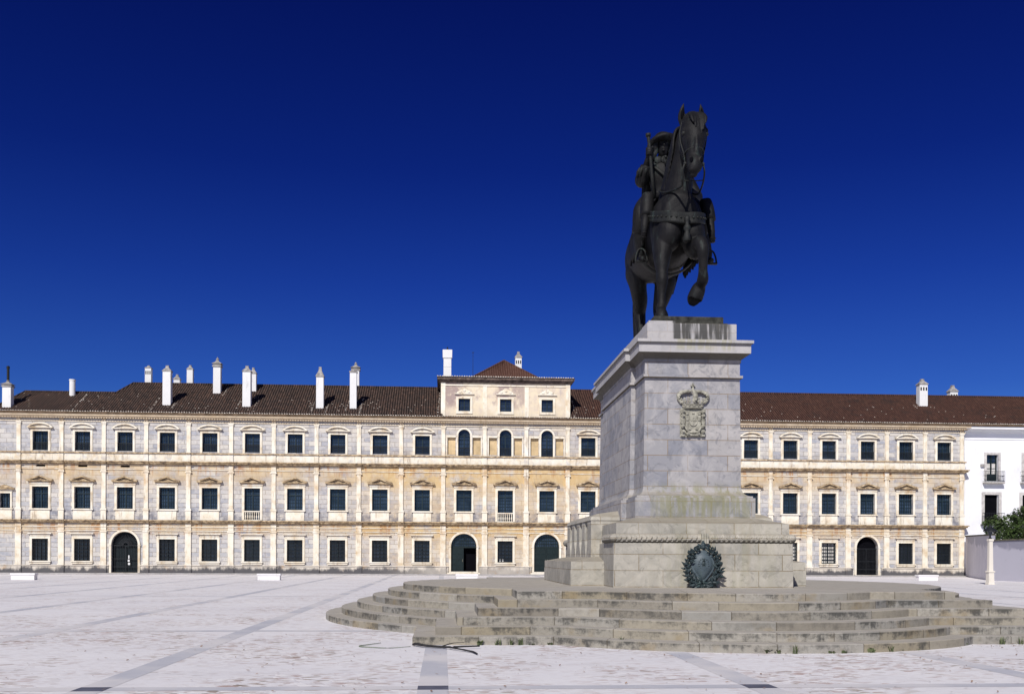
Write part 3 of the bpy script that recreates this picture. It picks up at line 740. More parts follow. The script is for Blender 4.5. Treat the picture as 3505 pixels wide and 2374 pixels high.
# attic storey over the middle
aops = [(x-.555, x+.555, 15.60, 16.79, False) for x in (WX[10], WX[11], WX[12])]
w = MB(); wall_sheet(w, -.2, 12.08, 14.8, 18.35, aops, YF, .4)
w.poly([(-.2, YF, 14.8), (-.2, YF, 18.35), (-.2, 104, 18.35), (-.2, 104, 14.8)]); w.poly([(12.08, YF, 14.8), (12.08, 104, 14.8), (12.08, 104, 18.35), (12.08, YF, 18.35)])
w.box(-.1, 11.98, YF+.6, YF+.7, 14.8, 18.3)
w.build('attic_wall', ATTIC, PAL, recalc=False)
t = MB(); t.box(-.25, .18, YF-.05, YF+.02, 14.85, 18.3); t.box(11.7, 12.13, YF-.05, YF+.02, 14.85, 18.3); t.box(3.75, 4.15, YF-.03, YF+.02, 14.85, 18.0); t.box(7.75, 8.15, YF-.03, YF+.02, 14.85, 18.0); t.box(-.24, 12.12, YF-.07, YF+.02, 18.0, 18.12)
t.build('attic_trim', TRIM, PAL)
t = MB(); t.box(-.3, 12.2, YF-.12, YF+.02, 18.3, 18.42); t.box(-.45, 12.35, YF-.28, 104.3, 18.42, 18.56); t.box(-.6, 12.5, YF-.45, 104.4, 18.56, 18.72)
t.build('attic_cornice', m_plain('soot_stained_cornice', (.16, .12, .10), .9, .15, .5, 2.5), PAL)
s = MB(); s.box(-.78, -.555, YF-.08, YF+.05, 15.35, 16.95); s.box(.555, .78, YF-.08, YF+.05, 15.35, 16.95); s.box(-.555, .555, YF-.08, YF+.05, 16.79, 16.95); s.box(-.555, .555, YF-.08, YF+.05, 15.35, 15.6)
s.box(-.92, .92, YF-.16, YF+.05, 17.2, 17.28)
ring = [(.72*math.cos(t_), 17.285+.42*math.sin(t_)*(1+.25*math.cos(4*t_))) for t_ in [pi*k/20 for k in range(21)]]
s.prism(ring, YF-.07, YF+.05)
for sg in (-1, 1): s.prism(arc_pts(sg*.42, 17.45, .13, 0, 2*pi, 12)[:-1], YF-.12, YF-.06)
s.prism(arc_pts(0, 17.6, .13, 0, 2*pi, 12)[:-1], YF-.13, YF-.06)
sa = MB(); grid_sash(sa, .555, 15.6, 16.79, 2, 3, .22)
pn = MB(); pn.box(-.54, .54, YF+.26, YF+.28, 15.62, 16.77)
window_set('attic_window', [('', s, TRIM), ('sash', sa, SASH), ('pane', pn, GLASS)], [WX[10], WX[11], WX[12]])

# roof : corrugated tile sheet
KS = (18.72-14.95)/(101-94.35)
def zroof(y): return 14.95+(y-94.35)*KS
def tile_sheet(mb, x0, x1, ytop, p=.23, amp=.055):
    n = int((x1-x0)/p*6); prev = None; mb.smooth = True
    for i in range(n+1):
        x = x0+(x1-x0)*i/n; yt = ytop(x)
        o = amp*abs(math.sin(pi*(x-x0)/p))
        b = len(mb.v); mb.v += [(x, 94.46, zroof(94.46)+o), (x, yt, zroof(yt)+o)]
        if prev is not None: mb.face((prev, b, b+1, prev+1))
        prev = b
    mb.smooth = False
def top_main(x):
    if x < -41.3: return 95.2
    if x < -40.1: return 95.2+(98.6-95.2)*(x+41.3)/1.2
    if x < -31.6: return 98.6
    if x < -30.7: return 98.6+2.4*(x+31.6)/.9
    return 101.0
rf = MB(); tile_sheet(rf, -47, -47+.23*204, top_main); tile_sheet(rf, -47+.23*257, -47+.23*474, top_main)
rf.poly([(-30.7, 101, zroof(101)), (62, 101, zroof(101)), (62, 107.6, 14.9), (-30.7, 107.6, 14.9)])
rf.poly([(-40.1, 98.6, zroof(98.6)), (-30.9, 98.6, zroof(98.6)), (-30.9, 104, 14.9), (-40.1, 104, 14.9)])
rf.poly([(-30.7, 101, zroof(101)), (-30.7, 107.6, 14.9), (-32, 104, 14.9), (-31.6, 98.6, zroof(98.6))])
rf.poly([(-41.3, 95.2, zroof(95.2)), (-40.1, 98.6, zroof(98.6)), (-40.1, 104, 14.9), (-41.3, 104, 14.9)])
rr_ = random.Random(19); rf.cm = 1
for X0, ya, yb in ((-34.2, 94.7, 98.2), (-27.2, 94.7, 97.6), (-25.4, 95.4, 96.4), (-21.4, 98.4, 100.2), (-19.5, 95.2, 97.0), (-17.9, 94.8, 97.2), (-12.4, 94.9, 97.0), (-11.1, 94.8, 96.6), (-9.3, 95.0, 97.4), (-7.9, 94.7, 98.0), (-.55, 94.6, 101), (12.5, 94.6, 99), (47.9, 97.6, 99.0)):
    y = ya; x = X0
    while y < yb:
        if rr_.random() < .75:
            z = zroof(y)+.04; w_ = rr_.uniform(.05, .09); h_ = rr_.uniform(.03, .07)
            rf.prism([(x+w_*math.cos(pi*k/5), z+h_*math.sin(pi*k/5)) for k in range(6)], y, y+rr_.uniform(.12, .22))
        y += .30; x += rr_.uniform(-.03, .05)
for k in range(170):
    x = rr_.uniform(-40, 60); y = rr_.uniform(94.8, 98.4)
    if -1 < x < 12.6: continue
    z = zroof(y)+.05; rf.prism([(x+.05*math.cos(pi*q/4), z+.04*math.sin(pi*q/4)) for q in range(5)], y, y+.14)
rf.cm = 0
def ridge(mb, a, b, r=.13):
    mb.tube([a, b], [r, r], 8)
for xa, xb, y in ((-40.1, -31.6, 98.6), (-30.7, -.2, 101), (12.08, 62, 101)): ridge(rf, (xa, y, zroof(y)+.03), (xb, y, zroof(y)+.03))
ridge(rf, (-31.6, 98.6, zroof(98.6)+.03), (-30.7, 101, zroof(101)+.03), .1); ridge(rf, (-41.3, 95.2, zroof(95.2)+.03), (-40.1, 98.6, zroof(98.6)+.03), .1)
ROOFO = rf.build('roof', [ROOF, TILEEND], PAL, recalc=False)
random.seed(3)
for xa, xb in ((-46.9, -.2), (-.2, 12.08), (12.08, 61.9)):
    x = xa+.1; te = MB()
    while x < xb-.1:
        z = zroof(94.46)-.02+random.uniform(-.012, .012); hh = random.uniform(.045, .07)
        te.prism([(x+.075*math.cos(pi*k/5), z+hh*1.2*math.sin(pi*k/5)) for k in range(6)], 94.42+random.uniform(-.02, .02), 94.6); x += .23
    te.build('eaves_tile_ends', TILEEND, PAL)
ev = MB(); ev.box(-47, 62, 94.47, 94.8, 14.801, 15.0); ev.box(-.2, 12.08, 94.46, 95.0, 15.0, 15.06); ev.build('eaves_board', m_plain('dark_brown_eaves', (.14, .095, .06), .9, .1, .3), PAL)  # eaves board in an even dark brown
# low roof and pyramid over the attic
ar = MB(); ar.box(-.62, 12.52, 94.5, 104.5, 18.722, 18.80)
N = 48
def pyr(mb, x0, x1, y0, y1, z0, ax, ay, az):
    P = [(x0, y0), (x1, y0), (x1, y1), (x0, y1)]
    for k in range(4):
        a, b = P[k], P[(k+1) % 4]; n = 150; prev = None
        for i in range(n+1):
            t_ = i/n; o = .055*abs(math.sin(pi*t_*n/6))
            q = len(mb.v); mb.v += [(a[0]+(b[0]-a[0])*t_, a[1]+(b[1]-a[1])*t_, z0+o), (ax+(a[0]+(b[0]-a[0])*t_-ax)*.01, ay+(a[1]+(b[1]-a[1])*t_-ay)*.01, az+o)]
            if prev is not None: mb.face((prev, q, q+1, prev+1))
            prev = q
pyr(ar, 2.05, 10.15, 97.3, 104.2, 18.80, 6.1, 100.8, 21.55)
for cx, cy in ((2.05, 97.3), (10.15, 97.3)): ridge(ar, (cx, cy, 18.86), (6.1, 100.8, 21.62), .1)
ATR = ar.build('attic_roof', ROOF, PAL, recalc=False)
te = MB(); x = -.55
while x < 12.45:
    te.prism([(x+.08*math.cos(pi*k/5), 18.79+.085*math.sin(pi*k/5)) for k in range(6)], 94.42, 94.7); x += .23
te.build('attic_tile_ends', TILEEND, PAL)
# chimneys (x, width, y, base, cap, tip, kind)
def chimney(x, w_, y, base, cap, tip, kind, par, pipe=None):
    c = MB(); h_ = w_/2; yb = y+.02; cy = yb+h_*.9; d = h_*.9
    c.cm = 0; b0 = base-.9
    if kind == 'round': c.lathe(x, cy, [(h_, b0), (h_*.96, cap), (h_*1.08, cap+.02), (h_*1.08, tip)], 16)
    else:
        c.sq(x, cy, [(h_, d, b0), (h_*.97, d*.97, cap)])
        if kind == 'vent':       # openings near the top
            c.cm = 2
            for k in range(3): xx = x-.16*w_*2+.16*w_*2*k; c.box(xx-.05*w_*1.6, xx+.05*w_*1.6, cy-d-.01, cy-d+.02, cap-.62, cap-.28)
        c.cm = 1 if kind != 'white' else 0
        e = tip-cap
        if kind in ('cap', 'vent'):
            c.sq(x, cy, [(h_*1.14, d*1.14, cap), (h_*1.14, d*1.14, cap+.10*e), (h_*.78, d*.78, cap+.38*e), (h_*.45, d*.45, cap+.6*e), (h_*.34, d*.34, cap+.86*e), (h_*.40, d*.40, cap+.9*e), (h_*.36, d*.36, tip)])
        elif kind == 'finial':
            c.sq(x, cy, [(h_*1.2, d*1.2, cap), (h_*1.22, d*1.22, cap+.14*e), (h_*1.0, d*1.0, cap+.15*e), (h_*1.02, d*1.02, cap+.28*e), (h_*1.28, d*1.28, cap+.30*e), (h_*1.3, d*1.3, cap+.34*e), (h_*.75, d*.75, cap+.46*e), (h_*.42, d*.42, cap+.58*e), (h_*.22, d*.22, cap+.68*e)])
            c.lathe(x, cy, [(.1, cap+.66*e), (.16, cap+.76*e), (.12, cap+.84*e), (.06, cap+.9*e), (.02, tip)], 8)
        elif kind == 'flat':
            c.sq(x, cy, [(h_*1.12, d*1.12, cap), (h_*1.16, d*1.16, cap+.06), (h_*1.16, d*1.16, cap+.14), (h_*.9, d*.9, cap+.16), (h_*.3, d*.3, tip-.1), (h_*.3, d*.3, tip)])
        elif kind == 'white':
            c.sq(x, cy, [(h_*1.18, d*1.18, cap), (h_*1.22, d*1.22, tip-.04), (h_*1.15, d*1.15, tip)])
            c.box(x-h_*1.0, x+h_*1.0, cy-d-.02, cy-d+.02, cap-.85, cap-.80)
    if pipe:
        c.cm = 3; c.lathe(x+.0, cy, [(.12, tip-.1), (.12, pipe), (.02, pipe)], 10)
        c.lathe(x, cy, [(.14, pipe-.25), (.15, pipe-.05), (.05, pipe+.02)], 10)
    c.build('chimney', [CHIM, CHCAP, DARK, IRON], par)
for a in ((-40.28, .78, 94.95, 15.3, 17.24, 18.0, 'finial', 19.2), (-35.46, .56, 97.77, 17.0, 18.38, 18.52, 'round', None), (-29.84, .62, 103, 18.98, 20.66, 20.95, 'vent', None),
          (-26.08, .75, 95.95, 15.88, 19.10, 19.68, 'cap', None), (-27.0, .62, 103, 19.03, 19.56, 20.10, 'cap', None), (-25.7, .60, 103, 19.0, 20.6, 21.06, 'cap', None),
          (-22.08, .71, 98.86, 17.65, 20.14, 21.15, 'finial', None), (-18.64, .76, 95.86, 15.83, 19.18, 19.76, 'cap', None), (-18.72, .60, 99.5, 18.04, 19.65, 20.27, 'cap', None),
          (-11.75, .70, 95.75, 15.76, 18.77, 19.75, 'cap', None), (-8.61, .64, 95.79, 15.79, 19.25, 19.60, 'flat', None), (-8.85, .74, 101, 18.64, 20.43, 21.33, 'finial', None),
          (48.88, .86, 98.41, 17.37, 19.51, 20.11, 'vent', None), (54.52, .86, 103, 18.86, 19.62, 20.35, 'vent', None)):
    chimney(*a[:7], ROOFO, a[7])
chimney(.36, .76, 97, 19.19, 21.05, 21.84, 'white', ATR); chimney(7.63, .66, 101.5, 20.98, 22.10, 22.75, 'vent', ATR)
an = MB(); an.tube([(2.8, 95.5, 18.7), (2.8, 95.5, 21.3)], [.022, .014], 6); an.tube([(2.7, 95.5, 21.3), (2.92, 95.5, 21.3)], [.03, .03], 6); an.build('antenna_mast', IRON, ATR)
fn = MB(); fn.ball((.36, 97.36, 21.95), (.1, .14, .13)); fn.ball((.36, 97.25, 22.1), .06); fn.build('roof_finial', IRON, ATR)

# ------------------------------------------------------------------ white building on the right
WB = empty('white_building', (56, 95.5, 0)); tag(WB, 'white limewashed house with balcony windows adjoining the right end of the palace', 'house')
YW = 95.5
wops = [(53.89, 55.09, 9.5, 12.1, False), (53.70, 55.15, 5.2, 8.13, False), (57.75, 58.95, 9.5, 12.1, False), (57.6, 59.0, 5.2, 8.13, False)]
w = MB(); wall_sheet(w, 51.36, 66, 0, 14.7, wops, YW, .35); w.box(51.36, 66, YW-.06, YW, 13.6, 13.66); w.build('wall', WHITE, WB, recalc=False)
w = MB(); w.box(51.4, 66, YW+.6, YW+.7, 0, 14.6); w.build('interior_backing', DARK, WB)
c = MB(); c.box(51.36, 66, YW-.25, YW+.1, 14.30, 14.42); c.box(51.36, 66, YW-.5, YW+.1, 14.42, 14.55); c.box(51.36, 66, YW-.9, YW+.1, 14.55, 14.78); c.build('cornice', WHITE, WB)
for x0, x1 in ((53.89, 55.09), (57.75, 58.95)):
    s = MB(); s.box(x0-.24, x0, YW-.06, YW+.03, 9.5, 12.33); s.box(x1, x1+.24, YW-.06, YW+.03, 9.5, 12.33); s.box(x0, x1, YW-.06, YW+.03, 12.1, 12.33)
    fr = s.build('balcony_window', m_plain('worn_stone_jambs', (.56, .53, .50), .9, .15, .2, 3), WB)
    d = MB(); d.box(x0+.02, x1-.02, YW+.24, YW+.3, 9.52, 10.2); d.box(x0+.02, x0+.14, YW+.24, YW+.3, 10.2, 12.08); d.box(x1-.14, x1-.02, YW+.24, YW+.3, 10.2, 12.08); d.box((x0+x1)/2-.07, (x0+x1)/2+.07, YW+.24, YW+.3, 10.2, 12.08)
    for z in (10.75, 11.3, 11.75): d.box(x0+.1, x1-.1, YW+.25, YW+.29, z-.02, z+.02)
    d.build('balcony_door', DOORG, fr)
    pn = MB(); pn.box(x0+.14, x1-.14, YW+.30, YW+.31, 11.32, 12.06); pn.cm = 1; pn.box(x0+.14, x1-.14, YW+.30, YW+.31, 10.2, 11.30); pn.build('pane', [GLASS, CURTAIN], fr)
    b = MB(); b.box(x0-.42, x1+.42, YW-.55, YW-.05, 9.22, 9.34); b.build('balcony_slab', m_plain('balcony_stone', (.4, .37, .33), .9, .15, .2), fr)
    b = MB()
    for k in range(14): xx = x0-.4+(x1-x0+.8)*k/13; b.box(xx-.012, xx+.012, YW-.53, YW-.505, 9.34, 10.42)
    for z in (9.45, 10.0, 10.42): b.box(x0-.41, x1+.41, YW-.535, YW-.50, z-.015, z+.015); b.box(x0-.41, x0-.39, YW-.50, YW-.06, z-.015, z+.015); b.box(x1+.39, x1+.41, YW-.50, YW-.06, z-.015, z+.015)
    b.build('balcony_rail', IRON, fr)
for x0, x1 in ((53.70, 55.15), (57.6, 59.0)):
    s = MB(); s.box(x0-.3, x0, YW-.06, YW+.03, 5.2, 8.4); s.box(x1, x1+.3, YW-.06, YW+.03, 5.2, 8.4); s.box(x0, x1, YW-.06, YW+.03, 8.13, 8.4)
    fr = s.build('lower_window', m_plain('worn_stone_jambs', (.56, .53, .50), .9, .15, .2, 3), WB)
    pn = MB(); pn.box(x0+.02, x1-.02, YW+.28, YW+.3, 5.22, 8.11); pn.build('pane', DARK, fr)
    b = MB()
    for k in range(14): xx = x0-.4+(x1-x0+.8)*k/13; b.box(xx-.012, xx+.012, YW-.43, YW-.405, 5.2, 6.3)
    b.box(x0-.41, x1+.41, YW-.435, YW-.40, 6.28, 6.32); b.box(x0-.42, x1+.42, YW-.45, YW-.05, 5.08, 5.2); b.build('balcony_rail', IRON, fr)
b = MB(); b.box(53.25, 53.6, YW-.2, YW+.02, 10.9, 11.15); b.build('wall_lamp_box', CHCAP, WB)

# ------------------------------------------------------------------ garden walls, post, lantern
def slab_wall(a, b, z0a, z0b, t=.4):
    a, b = Vector((*a, 0)), Vector((*b, 0)); n = Vector((-(b-a).y, (b-a).x, 0)).normalized()*t
    m = MB(); P = [a, b, b+n, a+n]; Z = [z0a, z0b, z0b, z0a]
    m.loft([[(p.x, p.y, 0) for p in P], [(p.x, p.y, z-.12) for p, z in zip(P, Z)]])
    c = MB(); q = n.normalized()*.07; P2 = [a-q, b-q, b+n+q, a+n+q]
    c.loft([[(p.x, p.y, z-.12) for p, z in zip(P2, Z)], [(p.x, p.y, z) for p, z in zip(P2, Z)]])
    return m, c
for (a, b, za, zb, lab) in (((51.4, 94.8), (44.1, 77.6), 4.05, 3.75, 'tall lavender rendered garden wall running from the palace corner to the stone post'),
                            ((43.95, 77.4), (46.6, 62.0), 3.28, 3.45, 'lower lavender garden wall with a dark wavy band along its top, right of the stone post')):
    r_ = empty('garden_wall', (a[0], a[1], 0)); tag(r_, lab, 'wall')
    m, c = slab_wall(a, b, za, zb) if a[0] > b[0] else slab_wall(a, b, za, zb, .4)
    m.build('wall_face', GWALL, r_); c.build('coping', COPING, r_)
PO = empty('stone_post', (37.08, 65.2, 0)); tag(PO, 'tall cream stone post on a wider pedestal before the garden walls', 'post')
m = MB(); m.sq(37.08, 65.2, [(.22, .22, 0), (.22, .22, .1), (.195, .195, .14), (.185, .185, .80)]); m.sq(37.08, 65.2, [(.20, .20, .80), (.235, .235, .84), (.235, .235, .9), (.16, .16, .94)]); m.build('pedestal', POST, PO)
m = MB(); m.sq(37.08, 65.2, [(.145, .145, .94), (.12, .12, 2.9)]); m.build('shaft', POST, PO)
m = MB(); m.sq(37.08, 65.2, [(.125, .125, 2.9), (.165, .165, 2.96), (.165, .165, 3.08), (.12, .12, 3.1)]); m.build('cap', POST, PO)
LN = empty('lantern', (37.08, 65.2, 3.1)); tag(LN, 'dark iron lantern with a wide conical hood on top of the stone post', 'lantern')
m = MB(); m.lathe(37.08, 65.2, [(.13, 3.1), (.07, 3.18), (.05, 3.3), (.07, 3.34)], 10); m.build('stem', IRON, LN)
m = MB(); m.lathe(37.08, 65.2, [(.10, 3.34), (.17, 3.62)], 8); m.build('glass', GLASS, LN)
m = MB(); m.lathe(37.08, 65.2, [(.46, 3.60), (.44, 3.64), (.26, 3.80), (.12, 3.90), (.08, 3.98), (.03, 4.05)], 14); m.build('hood', IRON, LN)

# ------------------------------------------------------------------ foliage
def leaf_mesh(centres, n, size, seed, name, parent, up=.3):
    rnd = random.Random(seed); m = MB(); tone = []
    tot = sum(r[0]*r[1]*r[2] for _, r, _ in centres)
    for c, r, dens in centres:
        k = int(n*dens*(r[0]*r[1]*r[2])/tot)+8
        for _ in range(k):
            d = Vector((rnd.gauss(0, 1), rnd.gauss(0, 1), rnd.gauss(0, 1))).normalized()
            rr = rnd.uniform(.55, 1.0)**.6
            p = Vector((c[0]+d.x*r[0]*rr, c[1]+d.y*r[1]*rr, c[2]+d.z*r[2]*rr))
            p += Vector(mnoise.noise_vector(p*1.3))*.25
            nrm = (d + Vector((rnd.gauss(0, .7), rnd.gauss(0, .7), rnd.gauss(0, .7)+up))).normalized()
            u = nrm.orthogonal().normalized(); u.rotate(Quaternion(nrm, rnd.uniform(0, 6.28))); v_ = nrm.cross(u)
            s_ = size*rnd.uniform(.6, 1.4)
            m.poly([p-u*s_, p-v_*s_*.5, p+u*s_, p+v_*s_*.5])
            tone.append(min(1, max(0, .45*rr+.3*d.z+.25*mnoise.noise(p*.9)+rnd.uniform(-.2, .3))))
    return m.build(name, GREEN, parent, recalc=False, attrs={'tone': tone})
def bush(name, label, cat, base, blobs, n, size, seed, stems=(), group=None):
    r_ = empty(name, base); tag(r_, label, cat, group)
    leaf_mesh(blobs, n, size, seed, 'crown', r_)
    t = MB()
    for st in stems: t.tube(st[0], st[1], 7, sub=3)
    if stems: t.build('trunk', BARK, r_)
    return r_
rnd = random.Random(11)
hb = [((47.5+.12*k+rnd.uniform(-.2, .3), 80.5-1.15*k, 2.75+rnd.uniform(-.1, .2)), (1.1, 1.1, 1.95+rnd.uniform(-.15, .2)), 1) for k in range(14)]
bush('hedge', 'long dense dark green hedge behind the lower garden wall', 'hedge', (47.8, 73, 0), hb, 15000, .12, 5,
     [(((47.3+.12*k, 79-1.15*k, 0), (47.3+.12*k, 79-1.15*k, 1.6), (47.4+.12*k, 79-1.15*k, 3)), (.07, .06, .02)) for k in range(0, 14, 2)])
bush('shrub', 'rounded dark shrub growing against the white house behind the taller garden wall', 'shrub', (49.5, 85.8, 0),
     [((49.3, 86.0, 4.5), (1.0, 1.0, 1.2), 1), ((50.3, 85.4, 4.7), (1.0, 1.1, 1.1), 1), ((49.6, 85.8, 3.2), (1.2, 1.1, 1.6), 1), ((51.2, 85.2, 4.3), (1.1, 1.1, 1.3), 1)], 4600, .115, 8,
     [(((49.5, 85.8, 0), (49.4, 85.8, 2), (49.3, 86, 4)), (.08, .06, .02)), (((49.9, 85.6, 0), (50.2, 85.5, 2.5), (50.3, 85.4, 4.5)), (.08, .06, .02))])
def loose(seed, bx, by, top, spread):
    rr = random.Random(seed); bl = []; st = []
    for k in range(9):
        a = rr.uniform(0, 6.28); x = bx+rr.uniform(-spread, spread); y = by+rr.uniform(-spread, spread)*.7; z = top-rr.uniform(.1, 1.5)
        bl.append(((x, y, z), (rr.uniform(.3, .55), rr.uniform(.3, .5), rr.uniform(.25, .45)), 1))
        st.append((((bx+rr.uniform(-.2, .2), by, 0), (bx+(x-bx)*.4, by+(y-by)*.4, top*.55), (x, y, z)), (.06, .045, .012)))
    return bl, st
for seed, bx, by, top, sp, lab in ((21, 49.4, 80.8, 6.35, 1.0, 'airy young tree with gaps in its crown rising above the hedge by the white house'),
                                   (33, 51.2, 80.0, 6.5, 1.0, 'airy young tree at the right edge, half cut off above the hedge')):
    bl, st = loose(seed, bx, by, top, sp); bush('tree', lab, 'tree', (bx, by, 0), bl, 2100, .085, seed, st)

# ------------------------------------------------------------------ benches
b = MB(); bx, by = -28.97, 71.25
BE = empty('bench', (bx, by, 0))
m = MB(); m.box(bx-.78, bx+.78, by-.27, by+.27, 0, .34); m.build('bench_block', MARBLE, BE)
m = MB(); m.box(bx-.83, bx+.83, by-.31, by+.31, .341, .46); m.build('seat_slab', MARBLE, BE)
labs = ['white marble bench at the far left of the square, before the first palace windows', 'white marble bench left of centre, facing the row of barred palace windows', 'white marble bench in front of the half open green palace door', 'white marble bench on the right, beyond the steps near the palace end']
tag(BE, labs[0], 'bench', 'white marble block benches along the palace')
for k, (x, y) in enumerate(((-12.4, 72.4), (1.77, 73.5), (38.3, 76.5))):
    q = copy_tree(BE, None, (x, y, 0)); tag(q, labs[k+1], 'bench', 'white marble block benches along the palace')

# ------------------------------------------------------------------ stepped platform
MX, MY = 6.42, 28.9
RZ = .162
def step_r(k, th):            # distance from the centre of the monument to the edge of step k (1..6)
    q = k-1; dx, dy = math.cos(th), math.sin(th)
    Rc = 9.70-.43*q; cy = -.14*q*0
    r = Rc
    hw = 7.0-.436*q if dx < 0 else 8.05-.62*q
    hd = MY-(19.30+.42*q)
    rect = min(hw/abs(dx) if abs(dx) > 1e-6 else 1e9, hd/abs(dy) if abs(dy) > 1e-6 else 1e9)
    r = max(r, rect)
    hc = 4.2-.24*q; sg = (19.30+.42*q)-(17.45+.55*q); Ra = (hc*hc+sg*sg)/(2*sg)
    for s_ in (-1, 1):
        cyy = s_*(hd+sg-Ra)
        bq = dy*cyy; disc = bq*bq-(cyy*cyy-Ra*Ra)
        if disc > 0 and dy*s_ > .3: r = max(r, bq+math.sqrt(disc))
    return r
ths = [2*pi*i/1300 for i in range(1300)]
for k in range(1, 7):
    hw = 7.0-.436*(k-1); hd = MY-(19.30+.42*(k-1))
    for sx_ in (-1, 1):
        if sx_ > 0: hw = 8.05-.62*(k-1)
        for sy_ in (-1, 1):
            a = math.atan2(sy_*hd, sx_*hw) % (2*pi); ths += [a, a+1e-5, a-1e-5]
joints = {}
rnd = random.Random(4)
for k in range(1, 7):
    a = rnd.uniform(0, .1); J = []
    while a < 2*pi:
        J.append(a); r = step_r(k, a); e = .007/r; ths += [a, a+2*e]; a += rnd.uniform(.85, 1.75)/r
    joints[k] = J
ths = sorted(set(round(t % (2*pi), 7) for t in ths))
SP = empty('stepped_platform', (MX, MY, 0)); tag(SP, 'six worn limestone steps with curved bays carrying the monument', 'steps')
import bisect
NT = len(ths)
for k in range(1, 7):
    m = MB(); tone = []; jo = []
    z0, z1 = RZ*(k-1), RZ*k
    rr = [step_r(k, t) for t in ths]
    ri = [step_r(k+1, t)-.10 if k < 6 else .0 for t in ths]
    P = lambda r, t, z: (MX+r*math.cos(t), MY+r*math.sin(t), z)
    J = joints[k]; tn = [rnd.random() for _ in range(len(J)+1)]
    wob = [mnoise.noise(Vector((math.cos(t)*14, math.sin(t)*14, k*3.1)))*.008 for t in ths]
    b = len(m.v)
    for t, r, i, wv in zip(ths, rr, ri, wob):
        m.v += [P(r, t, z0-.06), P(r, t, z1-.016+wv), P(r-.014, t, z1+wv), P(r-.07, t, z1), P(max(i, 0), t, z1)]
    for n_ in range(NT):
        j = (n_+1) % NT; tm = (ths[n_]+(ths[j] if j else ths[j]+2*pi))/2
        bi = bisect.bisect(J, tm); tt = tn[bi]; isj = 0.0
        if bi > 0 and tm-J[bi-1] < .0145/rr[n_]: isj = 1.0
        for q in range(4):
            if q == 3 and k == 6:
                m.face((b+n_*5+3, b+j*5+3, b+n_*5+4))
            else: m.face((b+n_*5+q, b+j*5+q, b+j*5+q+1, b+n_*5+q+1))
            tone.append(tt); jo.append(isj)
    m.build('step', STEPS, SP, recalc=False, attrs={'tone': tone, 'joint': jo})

# ------------------------------------------------------------------ monument pedestal
MC = 28.95
MO = empty('monument_pedestal', (MX, MC, RZ*6)); tag(MO, 'tall grey marble monument pedestal with coat of arms and sloping base', 'pedestal')
def plan(h, f, e=.12, s=1.26):       # cruciform plan ring
    b = 2*MC-f; s0, s1 = f+s, b-s
    return [(MX-h, f), (MX+h, f), (MX+h, s0), (MX+h+e, s0), (MX+h+e, s1), (MX+h, s1), (MX+h, b), (MX-h, b), (MX-h, s1), (MX-h-e, s1), (MX-h-e, s0), (MX-h, s0)]
def ploft(levels):
    m = MB(); m.loft([[(x, y, z) for x, y in plan(h, f, e)] for h, f, z, e in levels]); return m
E_ = .12
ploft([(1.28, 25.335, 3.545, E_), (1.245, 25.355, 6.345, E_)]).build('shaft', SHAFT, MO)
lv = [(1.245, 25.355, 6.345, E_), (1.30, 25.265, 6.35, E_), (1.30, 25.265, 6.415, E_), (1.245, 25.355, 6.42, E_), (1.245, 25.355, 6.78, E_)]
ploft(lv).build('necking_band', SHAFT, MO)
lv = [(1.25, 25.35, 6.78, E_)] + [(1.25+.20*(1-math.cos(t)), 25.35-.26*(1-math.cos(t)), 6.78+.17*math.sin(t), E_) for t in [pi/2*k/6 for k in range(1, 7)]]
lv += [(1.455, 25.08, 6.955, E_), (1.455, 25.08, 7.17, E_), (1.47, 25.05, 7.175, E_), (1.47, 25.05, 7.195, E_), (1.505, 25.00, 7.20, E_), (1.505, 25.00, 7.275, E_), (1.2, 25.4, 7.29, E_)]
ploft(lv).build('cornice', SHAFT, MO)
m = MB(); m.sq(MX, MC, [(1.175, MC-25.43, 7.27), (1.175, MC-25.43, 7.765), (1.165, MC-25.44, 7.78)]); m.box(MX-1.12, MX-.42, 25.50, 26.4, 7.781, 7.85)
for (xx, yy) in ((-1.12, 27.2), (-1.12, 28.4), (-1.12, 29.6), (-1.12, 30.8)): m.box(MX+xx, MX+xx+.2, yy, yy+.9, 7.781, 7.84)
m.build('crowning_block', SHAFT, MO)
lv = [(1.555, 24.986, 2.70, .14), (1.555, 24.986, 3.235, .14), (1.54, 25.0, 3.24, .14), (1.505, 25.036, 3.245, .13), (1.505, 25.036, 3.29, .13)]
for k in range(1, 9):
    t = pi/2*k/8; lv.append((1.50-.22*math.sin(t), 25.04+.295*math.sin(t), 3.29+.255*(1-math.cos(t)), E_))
ploft(lv).build('dado', SHAFT, MO)
